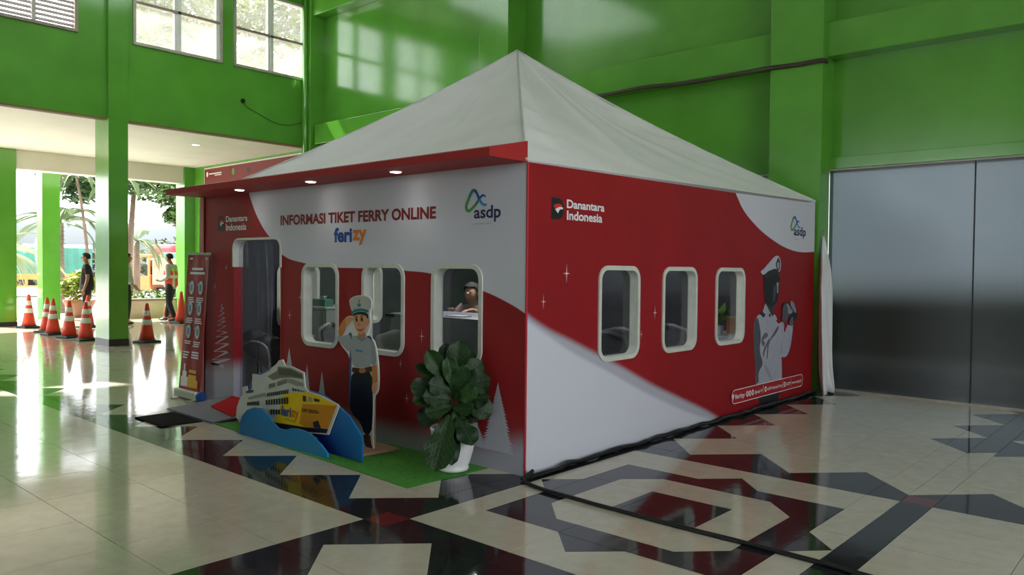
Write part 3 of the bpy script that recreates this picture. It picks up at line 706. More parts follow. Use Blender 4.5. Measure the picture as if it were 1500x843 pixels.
# ------------------------------------------------------------------ arcade beyond the left wall
obj('ceiling_arcade', box(-18.0, -11.21, -28, 6.2, 4.10, 4.25), SOFFIT, kind='structure')
o = obj('trim_4', box(-17.55, -17.15, -28, 5.72, 3.66, 4.10, .006), SOFFIT, kind='structure')
o = obj('trim_7', box(-18.4, -17.9, -28, 6.2, 4.0, 4.35), SOFFIT, kind='structure')
for y0, y1 in ((5.72, 6.18), (1.30, 1.75), (-3.6, -3.15)):
    c = wallobj('column', box(-17.55, -17.1, y0, y1, .10, 4.1, .006)); tag(c, 'green square column of the arcade')
    obj('column_base', box(-17.555, -17.095, y0 - .005, y1 + .005, 0, .10), DARKTRIM, c)
c = wallobj('column', box(-19.6, -19.2, 2.93, 3.36, -.12, 4.2, .006), label='green column standing out on the forecourt')
obj('roof_canopy_out', box(-19.9, -18.4, 2.4, 3.9, 4.15, 4.3), SOFFIT, kind='structure')
# round soffit lamp
t = tag(empty('ceiling_light', (-13.1, 4.066, 4.098)), 'small round recessed lamp in the white arcade ceiling', 'light')
bm = bmesh.new(); lathe(bm, [(.10, -.006), (.10, 0)], 20); obj('trim_ring', bm, FRM, t)
bm = bmesh.new(); lathe(bm, [(.075, -.009), (.075, -.005)], 20); obj('lens', bm, mat('lamp_lens', (.9, .9, .88), .3, emit=(1, .97, .9, 1), est=4), t)

# ------------------------------------------------------------------ booth
def print_mat(name, axis, u0, u1, base, layers, rough=.5):
    """Flat print: a base colour and bands bounded by curves. layers: (points, softness, 'above'/'below', colour)."""
    m = bpy.data.materials.new(name); m.use_nodes = True
    n, l = m.node_tree.nodes, m.node_tree.links; p = n['Principled BSDF']
    p.inputs['Roughness'].default_value = rough; p.inputs['Specular IOR Level'].default_value = .35
    g = n.new('ShaderNodeTexCoord'); s = n.new('ShaderNodeSeparateXYZ'); l.new(g.outputs['Object'], s.inputs[0])
    mu = n.new('ShaderNodeMapRange'); mu.inputs['From Min'].default_value = u0; mu.inputs['From Max'].default_value = u1
    l.new(s.outputs['X' if axis == 'y' else 'Y'], mu.inputs['Value'])
    nz = n.new('ShaderNodeTexNoise'); nz.inputs['Scale'].default_value = 1.2; nz.inputs['Detail'].default_value = 3
    l.new(g.outputs['Object'], nz.inputs['Vector'])
    rp = n.new('ShaderNodeValToRGB')
    rp.color_ramp.elements[0].position = .3; rp.color_ramp.elements[0].color = (*[c * .88 for c in base], 1)
    rp.color_ramp.elements[1].position = .7; rp.color_ramp.elements[1].color = (*[c * 1.1 for c in base], 1)
    l.new(nz.outputs['Fac'], rp.inputs['Fac'])
    last = rp.outputs['Color']
    H = 2.6
    for pts, soft, side, colr in layers:
        fc = n.new('ShaderNodeFloatCurve'); cv = fc.mapping.curves[0]
        q = [((a - u0) / (u1 - u0), (b + .1) / H) for a, b in pts]
        q = [(min(1, max(0, a)), min(1, max(0, b))) for a, b in q]
        if q[0][0] > .002: q.insert(0, (0, q[0][1]))
        if q[-1][0] < .998: q.append((1, q[-1][1]))
        cv.points[0].location = q[0]; cv.points[1].location = q[-1]
        for a, b in q[1:-1]: cv.points.new(a, b)
        for pt in cv.points: pt.handle_type = 'AUTO_CLAMPED'
        fc.mapping.use_clip = True; fc.mapping.update()
        l.new(mu.outputs[0], fc.inputs['Value'])
        sc = n.new('ShaderNodeMath'); sc.operation = 'MULTIPLY_ADD'; sc.inputs[1].default_value = H; sc.inputs[2].default_value = -.1
        l.new(fc.outputs[0], sc.inputs[0])
        sb = n.new('ShaderNodeMath'); sb.operation = 'SUBTRACT'
        l.new(s.outputs['Z'], sb.inputs[0]); l.new(sc.outputs[0], sb.inputs[1])
        mr = n.new('ShaderNodeMapRange'); mr.interpolation_type = 'SMOOTHSTEP'
        if side == 'above': mr.inputs['From Min'].default_value = -soft; mr.inputs['From Max'].default_value = soft
        else: mr.inputs['From Min'].default_value = soft; mr.inputs['From Max'].default_value = -soft
        l.new(sb.outputs[0], mr.inputs['Value'])
        mx = n.new('ShaderNodeMix'); mx.data_type = 'RGBA'
        l.new(mr.outputs[0], mx.inputs['Factor']); l.new(last, mx.inputs['A']); mx.inputs['B'].default_value = (*colr, 1)
        last = mx.outputs['Result']
    l.new(last, p.inputs['Base Color'])
    # slight billow of the stretched sheet
    b = n.new('ShaderNodeTexNoise'); b.inputs['Scale'].default_value = 1.6; b.inputs['Detail'].default_value = 2
    l.new(g.outputs['Object'], b.inputs['Vector'])
    bp = n.new('ShaderNodeBump'); bp.inputs['Strength'].default_value = .25; bp.inputs['Distance'].default_value = .03
    l.new(b.outputs['Fac'], bp.inputs['Height']); l.new(bp.outputs['Normal'], p.inputs['Normal'])
    return m

RED = (.30, .009, .014)
PW = (.64, .64, .73); PG = (.44, .44, .52)
BW, BL = 4.69, 5.26
M_FRONT = print_mat('front_print', 'y', -4.70, 0.01, RED, [
    ([(-4.7, 2.5), (-3.74, 2.5), (-3.715, 2.3)] + D['sw_left'] + [(.01, 1.13)], .004, 'above', PW),
    (D['mist_left'], .11, 'below', (.42, .42, .50))])
M_SIDE = print_mat('side_print', 'x', -.01, 5.28, RED, [
    ([(-.01, 2.5), (3.0, 2.5), (3.10, 2.4)] + D['sw_rt'], .004, 'above', PW),
    (D['sw_rb'] + [(3.2, -.09), (5.28, -.1)], .035, 'below', PG),
    ([(-.01, 1.10), (.25, .97)] + D['sw_rb2'] + [(3.1, -.09), (5.28, -.1)], .025, 'below', PW)])
REDM = mat('red_fabric', (*RED, 1), .4, .06, 2)
REDP = mat('red_shelf_board', (.38, .014, .016, 1), .6, .05, 2)
PINK = mat('faded_pink_edge', (.52, .16, .17, 1), .4, .05, 3)
FRAME = mat('cream_window_frame', (.62, .64, .58, 1), .45, .06, 14)
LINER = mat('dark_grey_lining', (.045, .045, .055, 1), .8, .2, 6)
TENT = mat('white_tent_cloth', (.90, .90, .90, 1), .75, .04, 2.0, bump=.12, bscale=9)
CLEAR = glassy('clear_acrylic', (.93, .94, .95, 1), 1.0, .03)
PLASTIC = glassy('clear_plastic_curtain', (.80, .80, .86, 1), .8, .22, (.25, .25, .32, 1), .18)
P_WHITE = mat('printed_white', (.80, .80, .84, 1), .5, .01)
P_BLACK = mat('printed_black', (.012, .012, .014, 1), .5, .02)
P_DRED = mat('printed_dark_red', (.22, .010, .016, 1), .5, .02)
P_BLUE = mat('printed_blue', (.018, .075, .32, 1), .5, .02)
P_NAVY = mat('printed_navy', (.016, .018, .09, 1), .5, .02)
P_ORANGE = mat('printed_orange', (.72, .20, .02, 1), .5, .02)
P_GREEN = mat('printed_green', (.06, .30, .05, 1), .5, .02)
P_TEAL = mat('printed_teal', (.01, .20, .18, 1), .5, .02)
P_SKYB = mat('printed_light_blue', (.03, .26, .62, 1), .5, .02)
P_FLAG = mat('printed_flag_red', (.60, .02, .02, 1), .5, .02)
P_GREY = mat('printed_grey', (.30, .30, .34, 1), .5, .02)
P_TREE = mat('printed_pale_tree', (.52, .52, .60, 1), .5, .04, 20)
P_STAR = mat('printed_sparkle', (.80, .62, .66, 1), .5, .02)

booth = empty('ticket_booth', (0, 0, 0), label='red and white tent booth printed with ferry ticket information, standing on the dark patterned floor', cat='booth')
fwins = [(-2.74, -2.172), (-1.838, -1.285), (-.965, -.416)]
swins = [(.853, 1.438), (1.80, 2.409), (2.775, 3.401)]
WZ = (.725, 1.483)
door = (-4.005, -3.088, .0, 1.735)
hole = [rrect(a + .01, b - .01, WZ[0] + .01, WZ[1] - .01, .10) for a, b in fwins]
dr = rrect(door[0] + .01, door[1] - .01, .6, door[3] - .01, .10)
dpoly = [p for p in dr if p[1] > 1.0]
# outline with the doorway open at the bottom
outer = [(-4.69, 0), (door[0] + .01, 0)] + dpoly[::-1] + [(door[1] - .01, 0), (-.003, 0), (-.003, 2.19), (-4.69, 2.19)]
def clean(p):
    o = []
    for q in p:
        if not o or (abs(q[0] - o[-1][0]) + abs(q[1] - o[-1][1])) > 1e-5: o.append(q)
    return o
front = obj('front_wall', holed(clean(outer), hole, 'y', 0, .06), M_FRONT, booth)
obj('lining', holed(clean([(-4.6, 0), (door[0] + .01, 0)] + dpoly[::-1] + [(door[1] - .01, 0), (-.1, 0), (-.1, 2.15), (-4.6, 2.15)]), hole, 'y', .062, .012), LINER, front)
shole = [rrect(a + .01, b - .01, WZ[0] + .01, WZ[1] - .01, .10) for a, b in swins]
side = obj('side_wall', holed([(.004, 0), (5.26, .0), (5.26, 2.275), (5.20, 2.30), (5.1, 2.265), (3.14, 2.225), (.004, 2.19)], shole, 'x', 0, .045), M_SIDE, booth)
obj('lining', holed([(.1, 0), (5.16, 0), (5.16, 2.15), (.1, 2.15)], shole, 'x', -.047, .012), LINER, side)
far = obj('far_wall', holed([(0, 0), (5.26, 0), (5.26, 2.2), (0, 2.2)], shole, 'x', -4.60, .09), REDM, booth)
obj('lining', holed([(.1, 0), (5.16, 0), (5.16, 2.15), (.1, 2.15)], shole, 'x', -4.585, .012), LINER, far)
rear = obj('rear_wall', box(-4.59, -.05, 5.17, 5.26, 0, 2.2), REDM, booth)
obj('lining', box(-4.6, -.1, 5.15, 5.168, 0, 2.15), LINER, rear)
bm = bmesh.new(); bx(bm, -.004, .0045, -.004, .012, 0, 2.19); obj('corner_strip', bm, mat('red_corner_strip', (.5, .03, .05, 1), .3), booth)
bm = bmesh.new(); bx(bm, -4.705, -4.63, -.012, .02, .02, 2.185); obj('edge_strip', bm, PINK, booth)
for a, b in fwins:
    bm = bmesh.new(); ring(bm, a, b, WZ[0], WZ[1], .115, .036, 'y', 0, .085)
    o = obj('window_frame', bm, FRAME, booth)
    obj('pane', box(a + .03, b - .03, .074, .078, WZ[0] + .03, WZ[1] - .03), CLEAR, o)
for a, b in swins:
    bm = bmesh.new(); ring(bm, a, b, WZ[0], WZ[1], .115, .036, 'x', 0, .070)
    o = obj('window_frame', bm, FRAME, booth)
    obj('pane', box(-.064, -.060, a + .03, b - .03, WZ[0] + .03, WZ[1] - .03), CLEAR, o)
    bm = bmesh.new(); ring(bm, a, b, WZ[0], WZ[1], .115, .04, 'x', -4.575, .12); obj('window_frame', bm, FRAME, booth)
# doorway: cream arch on top, printed jambs below
bm = bmesh.new(); ring(bm, door[0], door[1], .5, door[3], .115, .022, 'y', 0, .10)
bmesh.ops.bisect_plane(bm, geom=bm.verts[:] + bm.edges[:] + bm.faces[:], plane_co=(0, 0, 1.44), plane_no=(0, 0, -1), clear_outer=True)
dfr = obj('door_frame', bm, FRAME, booth)
M_JAMB = print_mat('jamb_print', 'y', -4.7, 0, RED, [([(-4.7, .42), (0, .42)], .10, 'below', (.42, .42, .50))])
for a, b in ((door[0] - .004, door[0] + .018), (door[1] - .018, door[1] + .004)): obj('door_jamb', box(a, b, -.004, .10, .02, 1.44), M_JAMB, booth)
for a, b, ph in ((-3.99, -3.60, 0), (-3.64, -3.34, 2)):
    bm = bmesh.new(); N = 14; cols = []
    for i in range(N + 1):
        u = a + (b - a) * i / N
        cols.append([bm.verts.new((u, .06 + .010 * math.sin(i * .7 + ph) + .012 * math.sin(z * 3 + i * .7), z)) for z in [.05 + k * 1.66 / 10 for k in range(11)]])
    for A, B in zip(cols, cols[1:]):
        for k in range(10): bm.faces.new((A[k], B[k], B[k + 1], A[k + 1]))
    obj('plastic_curtain', bm, PLASTIC, booth, smooth=True)

# shelf canopy over the front, wedge-shaped, with downlights underneath
bm = bmesh.new()
prof = [(0, 2.19), (-.385, 2.19), (-.385, 2.246), (0, 2.335)]
A = [bm.verts.new((-4.69, p[0], p[1])) for p in prof]; B = [bm.verts.new((-.0, p[0], p[1])) for p in prof]
bm.faces.new(A); bm.faces.new(B[::-1])
for i in range(4): bm.faces.new((A[(i + 1) % 4], A[i], B[i], B[(i + 1) % 4]))
bmesh.ops.recalc_face_normals(bm, faces=bm.faces)
shelf = obj('canopy_shelf', bm, REDP, booth)
for u in (-3.52, -2.34, -1.17):
    bm = bmesh.new(); v = [bm.verts.new(p) for p in ((u - .004, -.387, 2.188), (u + .004, -.387, 2.188), (u + .004, -.387, 2.249), (u - .004, -.387, 2.249), (u + .004, 0, 2.338), (u - .004, 0, 2.338))]
    bm.faces.new(v[:4]); bm.faces.new((v[3], v[2], v[4], v[5])); obj('panel_joint', bm, P_DRED, shelf)
LENS = mat('downlight_lens', (.9, .9, .85), .3, emit=(1, .94, .84, 1), est=14)
for u in (-4.05, -3.49, -2.29, -1.15):
    if u == -4.05: continue
    d = obj('downlight', None, None, shelf) if False else None
    bm = bmesh.new(); lathe(bm, [(.050, 2.184), (.050, 2.1905)], 24, (u, -.215, 0)); d = obj('downlight_ring', bm, FRAME, shelf)
    bm = bmesh.new(); lathe(bm, [(.040, 2.181), (.040, 2.1845)], 24, (u, -.215, 0)); obj('downlight', bm, LENS, shelf)
    ld = bpy.data.lights.new('downlight_lamp', 'SPOT'); ld.energy = 1.6; ld.spot_size = R(125); ld.spot_blend = .8; ld.color = (1, .93, .82); ld.shadow_soft_size = .05
    lo = bpy.data.objects.new('downlight_lamp', ld); COL.objects.link(lo); lo.location = (u, -.215, 2.17); lo.parent = booth

lm_ = obj('inner_lamp', (lambda b_: (lathe(b_, [(.10, 2.02), (.12, 2.05), (.10, 2.08)], 20, (-2.4, 2.0, 0)), b_)[1])(bmesh.new()), mat('inner_lamp_glow', (.9, .9, .9, 1), .4, emit=(1, .97, .92, 1), est=3), booth)
ld = bpy.data.lights.new('inner_lamp_light', 'POINT'); ld.energy = 50; ld.color = (.95, .97, 1); ld.shadow_soft_size = .12
lo = bpy.data.objects.new('inner_lamp_light', ld); COL.objects.link(lo); lo.location = (-2.4, 2.0, 1.90); lo.parent = booth
bm = bmesh.new(); tube(bm, [(-2.4, 2.0, 2.07), (-2.4, 2.1, 3.4)], .008, 6); obj('lamp_cord', bm, BLACK, booth)

# tent roof: pyramid with sagging hips and soft creases
cxr, cyr, za = -2.37, 2.55, 3.915
bm = bmesh.new()
NS, NT_ = 44, 26
corn = [(-4.69, -.02), (.005, -.02), (.005, 5.26), (-4.69, 5.26)]
for s_ in range(4):
    a, b = Vector(corn[s_]), Vector(corn[(s_ + 1) % 4])
    grid = []
    for i in range(NS + 1):
        f = i / NS; e = a.lerp(b, f); row = []
        for j in range(NT_ + 1):
            t = j / NT_
            px, py = cxr + (e.x - cxr) * t, cyr + (e.y - cyr) * t
            ez = 2.20 + .0165 * e.y
            z = ez + (za - ez) * (1 - t)
            z -= .30 * t * (1 - t) * (1.15 - .3 * t)                      # hips sag
            mid = math.sin(math.pi * f)
            z -= .16 * mid * (4 * t * (1 - t)) * .8                      # cloth bellies in between the hips
            cr = math.sin(f * 9.0 + t * 5.0 + s_ * 1.7) * .55 + noise.noise(Vector((px * 1.3, py * 1.3, s_ * 3.1))) * .9
            z += .042 * cr * math.sin(math.pi * min(1, t * 1.05)) * (.35 + .65 * mid)
            # radial pull folds close to the hips
            hf = math.exp(-((f - .06) / .05) ** 2) + math.exp(-((f - .94) / .05) ** 2)
            z += .034 * hf * math.sin(t * 34 + s_) * t * (1 - t) * 4
            for f0, dfd, wd, hh in ((.30, .16, .035, .030), (.62, -.10, .05, .024), (.80, -.22, .03, .026)):
                z += hh * math.exp(-((f - f0 - dfd * (1 - t) - .03 * s_) / wd) ** 2) * math.sin(math.pi * t) ** .7
            row.append(bm.verts.new((px, py, z)))
        grid.append(row)
    for A, B in zip(grid, grid[1:]):
        for j in range(NT_):
            if j == 0: bm.faces.new((A[0], A[1], B[1]))
            else: bm.faces.new((A[j], A[j + 1], B[j + 1], B[j]))
bmesh.ops.remove_doubles(bm, verts=bm.verts, dist=.0005)
bmesh.ops.recalc_face_normals(bm, faces=bm.faces)
roof = obj('tent_roof', bm, TENT, booth, smooth=True)
bm = bmesh.new()
for cpt in corn:
    e = Vector(cpt); pts = []
    for j in range(NT_ + 1):
        t = j / NT_; ez = 2.20 + .0165 * e.y
        z = ez + (za - ez) * (1 - t) - .30 * t * (1 - t) * (1.15 - .3 * t) + .006
        pts.append((cxr + (e.x - cxr) * t, cyr + (e.y - cyr) * t, z))
    tube(bm, pts, .011, 6)
obj('hip_seam', bm, mat('tent_seam', (.62, .62, .62, 1), .7), roof, smooth=True)

# ------------------------------------------------ prints on the booth
def print_obj(name, layers, pl, at, parent, step=.0006, **kw):
    """layers: (points, material, smoothing); later layers lie a hair further out."""
    bm = bmesh.new(); ms = []
    sg = -1 if pl == 'y' else 1
    for i, (pts, m, sm) in enumerate(layers):
        if m not in ms: ms.append(m)
        flat(bm, smoothpoly(pts, sm) if sm else pts, pl, at + sg * step * (i + 1), ms.index(m))
    return obj(name, bm, ms, parent, **kw)

text('lettering', 'INFORMASI TIKET FERRY ONLINE', 'y', -.002, -3.109, -.924, 1.846, 1.938, P_DRED, front, bold=.036, skew=-.010)
text('lettering', 'feri', 'y', -.002, -2.248, -1.985, 1.673, 1.795, P_BLUE, front, bold=.040)
text('lettering', 'zy', 'y', -.002, -1.978, -1.782, 1.640, 1.770, P_ORANGE, front, bold=.040, full=True)
text('lettering', 'asdp', 'y', -.002, -.513, -.245, 1.787, 1.908, P_NAVY, front, bold=.022, full=True)
text('lettering', 'INDONESIA FERRY', 'y', -.002, -.513, -.330, 1.772, 1.782, P_GREY, front, bold=.01)
def loop_logo(pts, pl, at, w, parent):
    bm = bmesh.new(); S = [tuple(p) for p in spline(pts, 6)]; n = len(S)
    ms = [P_SKYB, P_BLUE, P_TEAL, P_GREEN]
    key = [0, 1, 1, 2, 3, 3, 3, 3, 3, 2, 2, 1, 1, 0, 0, 0]
    for i in range(n - 1):
        k = int(i / n * len(key)); ww = w * (.65 + .5 * math.sin(math.pi * i / n))
        a, b = Vector(S[i]), Vector(S[i + 1]); d = (b - a).normalized(); q = Vector((-d.y, d.x)) * ww / 2; e = d * w * .12
        sg = -1 if pl == 'y' else 1
        flat(bm, [tuple(a - e + q), tuple(a - e - q), tuple(b + e - q), tuple(b + e + q)], pl, at + sg * .00004 * i, key[k])
    return obj('loop_emblem', bm, ms, parent)
loop_logo(D['asdp_loop'], 'y', -.002, .022, front)
# same emblem on the long side
L0 = D['asdp_loop']; ua, ub = min(p[0] for p in L0), max(p[0] for p in L0); va, vb = min(p[1] for p in L0), max(p[1] for p in L0)
(yA, zA), (yB, zB) = D['asdp_loop_r_box']
loop_logo([(yA + (p[0] - ua) / (ub - ua) * (yB - yA), zB + (p[1] - va) / (vb - va) * (zA - zB)) for p in L0], 'x', .002, .022, side)
q = D['asdp_r']
text('lettering', 'asdp', 'x', .002, q[0][0], q[1][0], q[0][1] - .028, q[0][1] + (q[2][1] - q[0][1]) * 1.55, P_NAVY, side, bold=.022, full=True)
text('lettering', 'INDONESIA FERRY', 'x', .002, q[0][0], q[0][0] + .18, q[0][1] - .045, q[0][1] - .036, P_GREY, side, bold=.01)
for pl, wall, at, tx, lg in (('x', side, .002, D['d_r'], D['d_r_logo']), ('y', front, -.002, D['d_l'], D['d_l_logo'])):
    text('lettering', 'Danantara', pl, at, tx[0][0], tx[1][0], tx[0][1] + .002, tx[2][1], P_WHITE, wall, bold=.026)
    text('lettering', 'Indonesia', pl, at, tx[3][0], tx[4][0], tx[3][1], tx[5][1] + .006, P_WHITE, wall, bold=.026)
    (a, t_), (_, b_), (c_, _) = lg
    h_ = t_ - b_; w_ = c_ - a
    dsh = [(a, b_), (a, t_), (a + w_ * .5, t_)] + [(a + w_ * .5 + w_ * .5 * math.sin(k), (t_ + b_) / 2 + h_ / 2 * math.cos(k)) for k in [math.pi * i / 10 for i in range(1, 10)]] + [(a + w_ * .5, b_)]
    f1, f2 = D['d_r_flag1'], D['d_r_flag2']; (a0, t0), (_, b0), (c0, _) = D['d_r_logo']
    mp = lambda P: [(a + (u - a0) / (c0 - a0) * w_, b_ + (v - b0) / (t0 - b0) * h_) for u, v in P]
    print_obj('flag_emblem', [(dsh, P_BLACK, 0), (mp(f1), P_FLAG, 0), (mp(f2), P_WHITE, 0)], pl, at, wall)

def sparkle(pts, pl, at, wall):
    for i, (u, v) in enumerate(pts):
        bm = bmesh.new()
        s = (.075, .055, .06, .04, .05, .045, .05)[i % 7]; w = s * .06
        flat(bm, [(u - s * .55, v), (u - w, v - w), (u, v - s), (u + w, v - w), (u + s * .55, v), (u + w, v + w), (u, v + s), (u - w, v + w)], pl, at)
        obj('printed_sparkle', bm, P_STAR, wall)
sparkle(D['spark_r'], 'x', .002, side); sparkle(D['spark_l'], 'y', -.002, front)

def fir(bm, top, base, hw, at, n=16, seed=1):
    rd = random.Random(seed); x0, z1 = top; z0 = base
    for sgn in (-1, 1):
        for i in range(n):
            t = i / n; t2 = (i + 1) / n
            za_, zb_ = z1 + (z0 - z1) * t, z1 + (z0 - z1) * t2
            w2 = hw * t2 * (1 + rd.uniform(-.05, .12))
            flat(bm, [(x0, za_), (x0 + sgn * hw * t * .72, za_), (x0 + sgn * w2, zb_ + (z0 - z1) / n * .25), (x0, zb_)], 'y', at)
bm = bmesh.new(); fir(bm, (-.256, .637), .14, .165, -.002, 22, 3); obj('printed_tree', bm, P_TREE, front)
bm = bmesh.new(); fir(bm, (-.50, .40), .14, .14, -.0023, 14, 4); obj('printed_tree', bm, P_TREE, front)
for i in range(3):
    (x0, z1), (xa, zb), (xb, _) = D['tree_s%d' % i]
    bm = bmesh.new(); fir(bm, (x0, z1), zb, (xb - xa) / 2, -.002 - i * .0002, 12, 5 + i); obj('printed_tree', bm, P_TREE, front)
bm = bmesh.new(); wall_strip(bm, [tuple(p) for p in D['tree_spiral']], .034, 'y', -.002, 0, lambda t: .45 + .8 * t); obj('printed_tree', bm, P_TREE, front)

# the printed officer with binoculars
G = lambda v: mat('officer_grey_%d' % int(v * 100), (v * .88, v * .90, v * 1.08, 1), .5, .05, 12)
off = [(D['o_trousers'], G(.02), 1), (D['o_shirt'], G(.46), 1), (D['o_shade'], G(.10), 2), (D['o_folda'], G(.16), 1), (D['o_foldb'], G(.14), 1), (D['o_foldc'], G(.16), 1), (D['o_foldd'], G(.34), 1), (D['o_folde'], G(.36), 1), (D['o_hem'], G(.10), 1),
       (D['o_head'], G(.018), 2), (D['o_neckshade'], G(.05), 1), (D['o_cheek'], G(.08), 2), (D['o_headlight'], G(.34), 2), (D['o_collar'], G(.46), 1), (D['o_epaulette'], G(.05), 0), (D['o_button'], G(.03), 1),
       (D['o_cap'], G(.55), 1), (D['o_capband'], G(.03), 0), (D['o_badge'], G(.04), 1), (D['o_badgein'], G(.36), 1), (D['o_visor'], G(.015), 1),
       (D['o_binoc'], G(.02), 1), (D['o_handa'], G(.10), 1), (D['o_handlight'], G(.32), 1), (D['o_handb'], G(.30), 1), (D['o_wristb'], G(.12), 1)]
print_obj('printed_officer', off, 'x', .0015, side, .0004)
# capsule of contact details across his waist
pu0, pu1, pz0, pz1 = 3.125, 4.945, .118, .262
bm = bmesh.new()
o_ = rrect(pu0, pu1, pz0, pz1, .07, 6); i_ = rrect(pu0 + .008, pu1 - .008, pz0 + .008, pz1 - .008, .062, 6)
for k_ in range(len(o_)):
    k2 = (k_ + 1) % len(o_); flat(bm, [o_[k_], o_[k2], i_[k2], i_[k_]], 'x', .0150)
flat(bm, i_, 'x', .0146, 1)
pill = obj('contact_capsule', bm, [P_WHITE, mat('printed_red', (.42, .013, .02, 1), .5, .03)], side)
pt = {k: v[0] for k, v in D['pill_text'].items()}
for k in ('bar1', 'bar2', 'bar3'):
    bm = bmesh.new(); flat(bm, rc(pt[k][0] - .004, pt[k][0] + .002, .15, .235), 'x', .0155); obj('divider_line', bm, P_WHITE, side)
for k in ('c1', 'c2', 'c3', 'c4', 'c5'):
    u = pt[k][0]; bm = bmesh.new(); flat(bm, [(u + .028 * math.cos(a), .19 + .030 * math.sin(a)) for a in [2 * math.pi * i / 16 for i in range(16)]], 'x', .0155)
    flat(bm, rc(u - .010, u + .010, .176, .204), 'x', .0160, 1); obj('round_icon', bm, [P_WHITE, mat('printed_red', RED)], side)
u = pt['ferizy'][0] - .05
bm = bmesh.new(); flat(bm, [(u - .03, .215), (u - .012, .225), (u, .20), (u + .012, .225), (u + .03, .215), (u, .15)], 'x', .0155); obj('leaf_icon', bm, P_WHITE, side)
def ptext(s, a, b, z0=.172, z1=.205): text('lettering', s, 'x', .0156, a, b, z0, z1, P_WHITE, side, bold=.02)
ptext('ferizy', pt['ferizy'][0] - .005, pt['c1'][0] - .06, .168, .215)
ptext('@asdp191', pt['c3'][0] + .045, pt['bar1'][0] - .02)
ptext('ASDP Indonesia Ferry', pt['c4'][0] + .04, pt['bar2'][0] - .02)
ptext('ASDP', pt['c5'][0] + .04, pt['bar3'][0] - .02)
ptext('www.asdp.id', pt['bar3'][0] + .02, pu1 - .05)

# ------------------------------------------------------------------ things in front of the booth
C = lambda name, r, g, b, rough=.35: mat(name, srgb(r, g, b), rough, .03, 6)
# green artificial-turf runner
TURF = mat('green_turf', (.055, .27, .022), .9, .25, 40, bump=.5, bscale=160)
bm = bmesh.new()
ca, cb, cc, cdp = Vector((-.36, -.755)), Vector((-.335, -.015)), Vector((-3.07, -.015)), Vector((-3.215, -.605))
N, M2 = 48, 14; gr = []
for i in range(N + 1):
    row = []
    for j in range(M2 + 1):
        p = (ca.lerp(cdp, i / N)).lerp(cb.lerp(cc, i / N), j / M2)
        z = .005 + .003 * max(0, noise.noise(Vector((p.x * 3, p.y * 4, 1)))) + (.0015 if j == 0 else 0) * math.sin(i * .7)
        row.append(bm.verts.new((p.x + .006 * noise.noise(Vector((p.x * 6, 2, 0))), p.y + (.006 * noise.noise(Vector((p.x * 9, 0, 0))) if j == 0 else 0), max(.006, z))))
    gr.append(row)
for A, B in zip(gr, gr[1:]):
    for j in range(M2): bm.faces.new((A[j], A[j + 1], B[j + 1], B[j]))
bmesh.ops.recalc_face_normals(bm, faces=bm.faces)
if bm.faces[:][0].normal.z < 0: bmesh.ops.reverse_faces(bm, faces=bm.faces)
ex = bmesh.ops.extrude_face_region(bm, geom=bm.faces[:])
for v in [g_ for g_ in ex['geom'] if isinstance(g_, bmesh.types.BMVert)]: v.co.z = max(v.co.z, .006)
for f in bm.faces: pass
for v in bm.verts: pass
top = set(g_ for g_ in ex['geom'] if isinstance(g_, bmesh.types.BMVert))
for v in bm.verts:
    if v not in top: v.co.z = .001
bmesh.ops.recalc_face_normals(bm, faces=bm.faces)
tag(obj('turf_runner', bm, TURF, smooth=False), 'bright green artificial turf runner laid along the front of the booth', 'carpet')

# ramp with grey mat, red mat on top, black mat beside it
GMAT = mat('grey_ribbed_mat', (.19, .19, .21), .9, .2, 30, bump=.3, bscale=90, stretch=(1, 6, 1))
def wedge(pts_top, zs, m, name, label, th=.012, cat='mat'):
    bm = bmesh.new(); N = len(pts_top)
    A = [bm.verts.new((p[0], p[1], z)) for p, z in zip(pts_top, zs)]
    B = [bm.verts.new((p[0], p[1], z - th if th > 0 else .001)) for p, z in zip(pts_top, zs)]
    bm.faces.new(A); bm.faces.new(B[::-1])
    for i in range(N): bm.faces.new((A[(i + 1) % N], A[i], B[i], B[(i + 1) % N]))
    bmesh.ops.recalc_face_normals(bm, faces=bm.faces)
    return tag(obj(name, bm, m), label, cat)
rmp = empty('entrance_ramp', (0, 0, 0), label='low grey ribbed ramp leading up into the booth doorway', cat='ramp')
bm = bmesh.new()
pr = [(-4.20, -.60, .022), (-3.24, -.62, .022), (-3.10, -.01, .10), (-4.02, -.01, .10)]
A = [bm.verts.new(p) for p in pr]; B = [bm.verts.new((p[0], p[1], p[2] - .014)) for p in pr]
bm.faces.new(A); bm.faces.new(B[::-1])
for i in range(4): bm.faces.new((A[(i + 1) % 4], A[i], B[i], B[(i + 1) % 4]))
bmesh.ops.recalc_face_normals(bm, faces=bm.faces)
obj('ramp_mat', bm, GMAT, rmp)
bm = bmesh.new(); pr2 = [(-4.18, -.58), (-3.27, -.60), (-3.13, -.01), (-4.0, -.01)]; zz = [.008, .008, .086, .086]
A = [bm.verts.new((p[0], p[1], z)) for p, z in zip(pr2, zz)]; B = [bm.verts.new((p[0], p[1], .001)) for p in pr2]
bm.faces.new(A); bm.faces.new(B[::-1])
for i in range(4): bm.faces.new((A[(i + 1) % 4], A[i], B[i], B[(i + 1) % 4]))
bmesh.ops.recalc_face_normals(bm, faces=bm.faces)
obj('ramp_base', bm, mat('dark_board', (.02, .02, .022), .6), rmp)
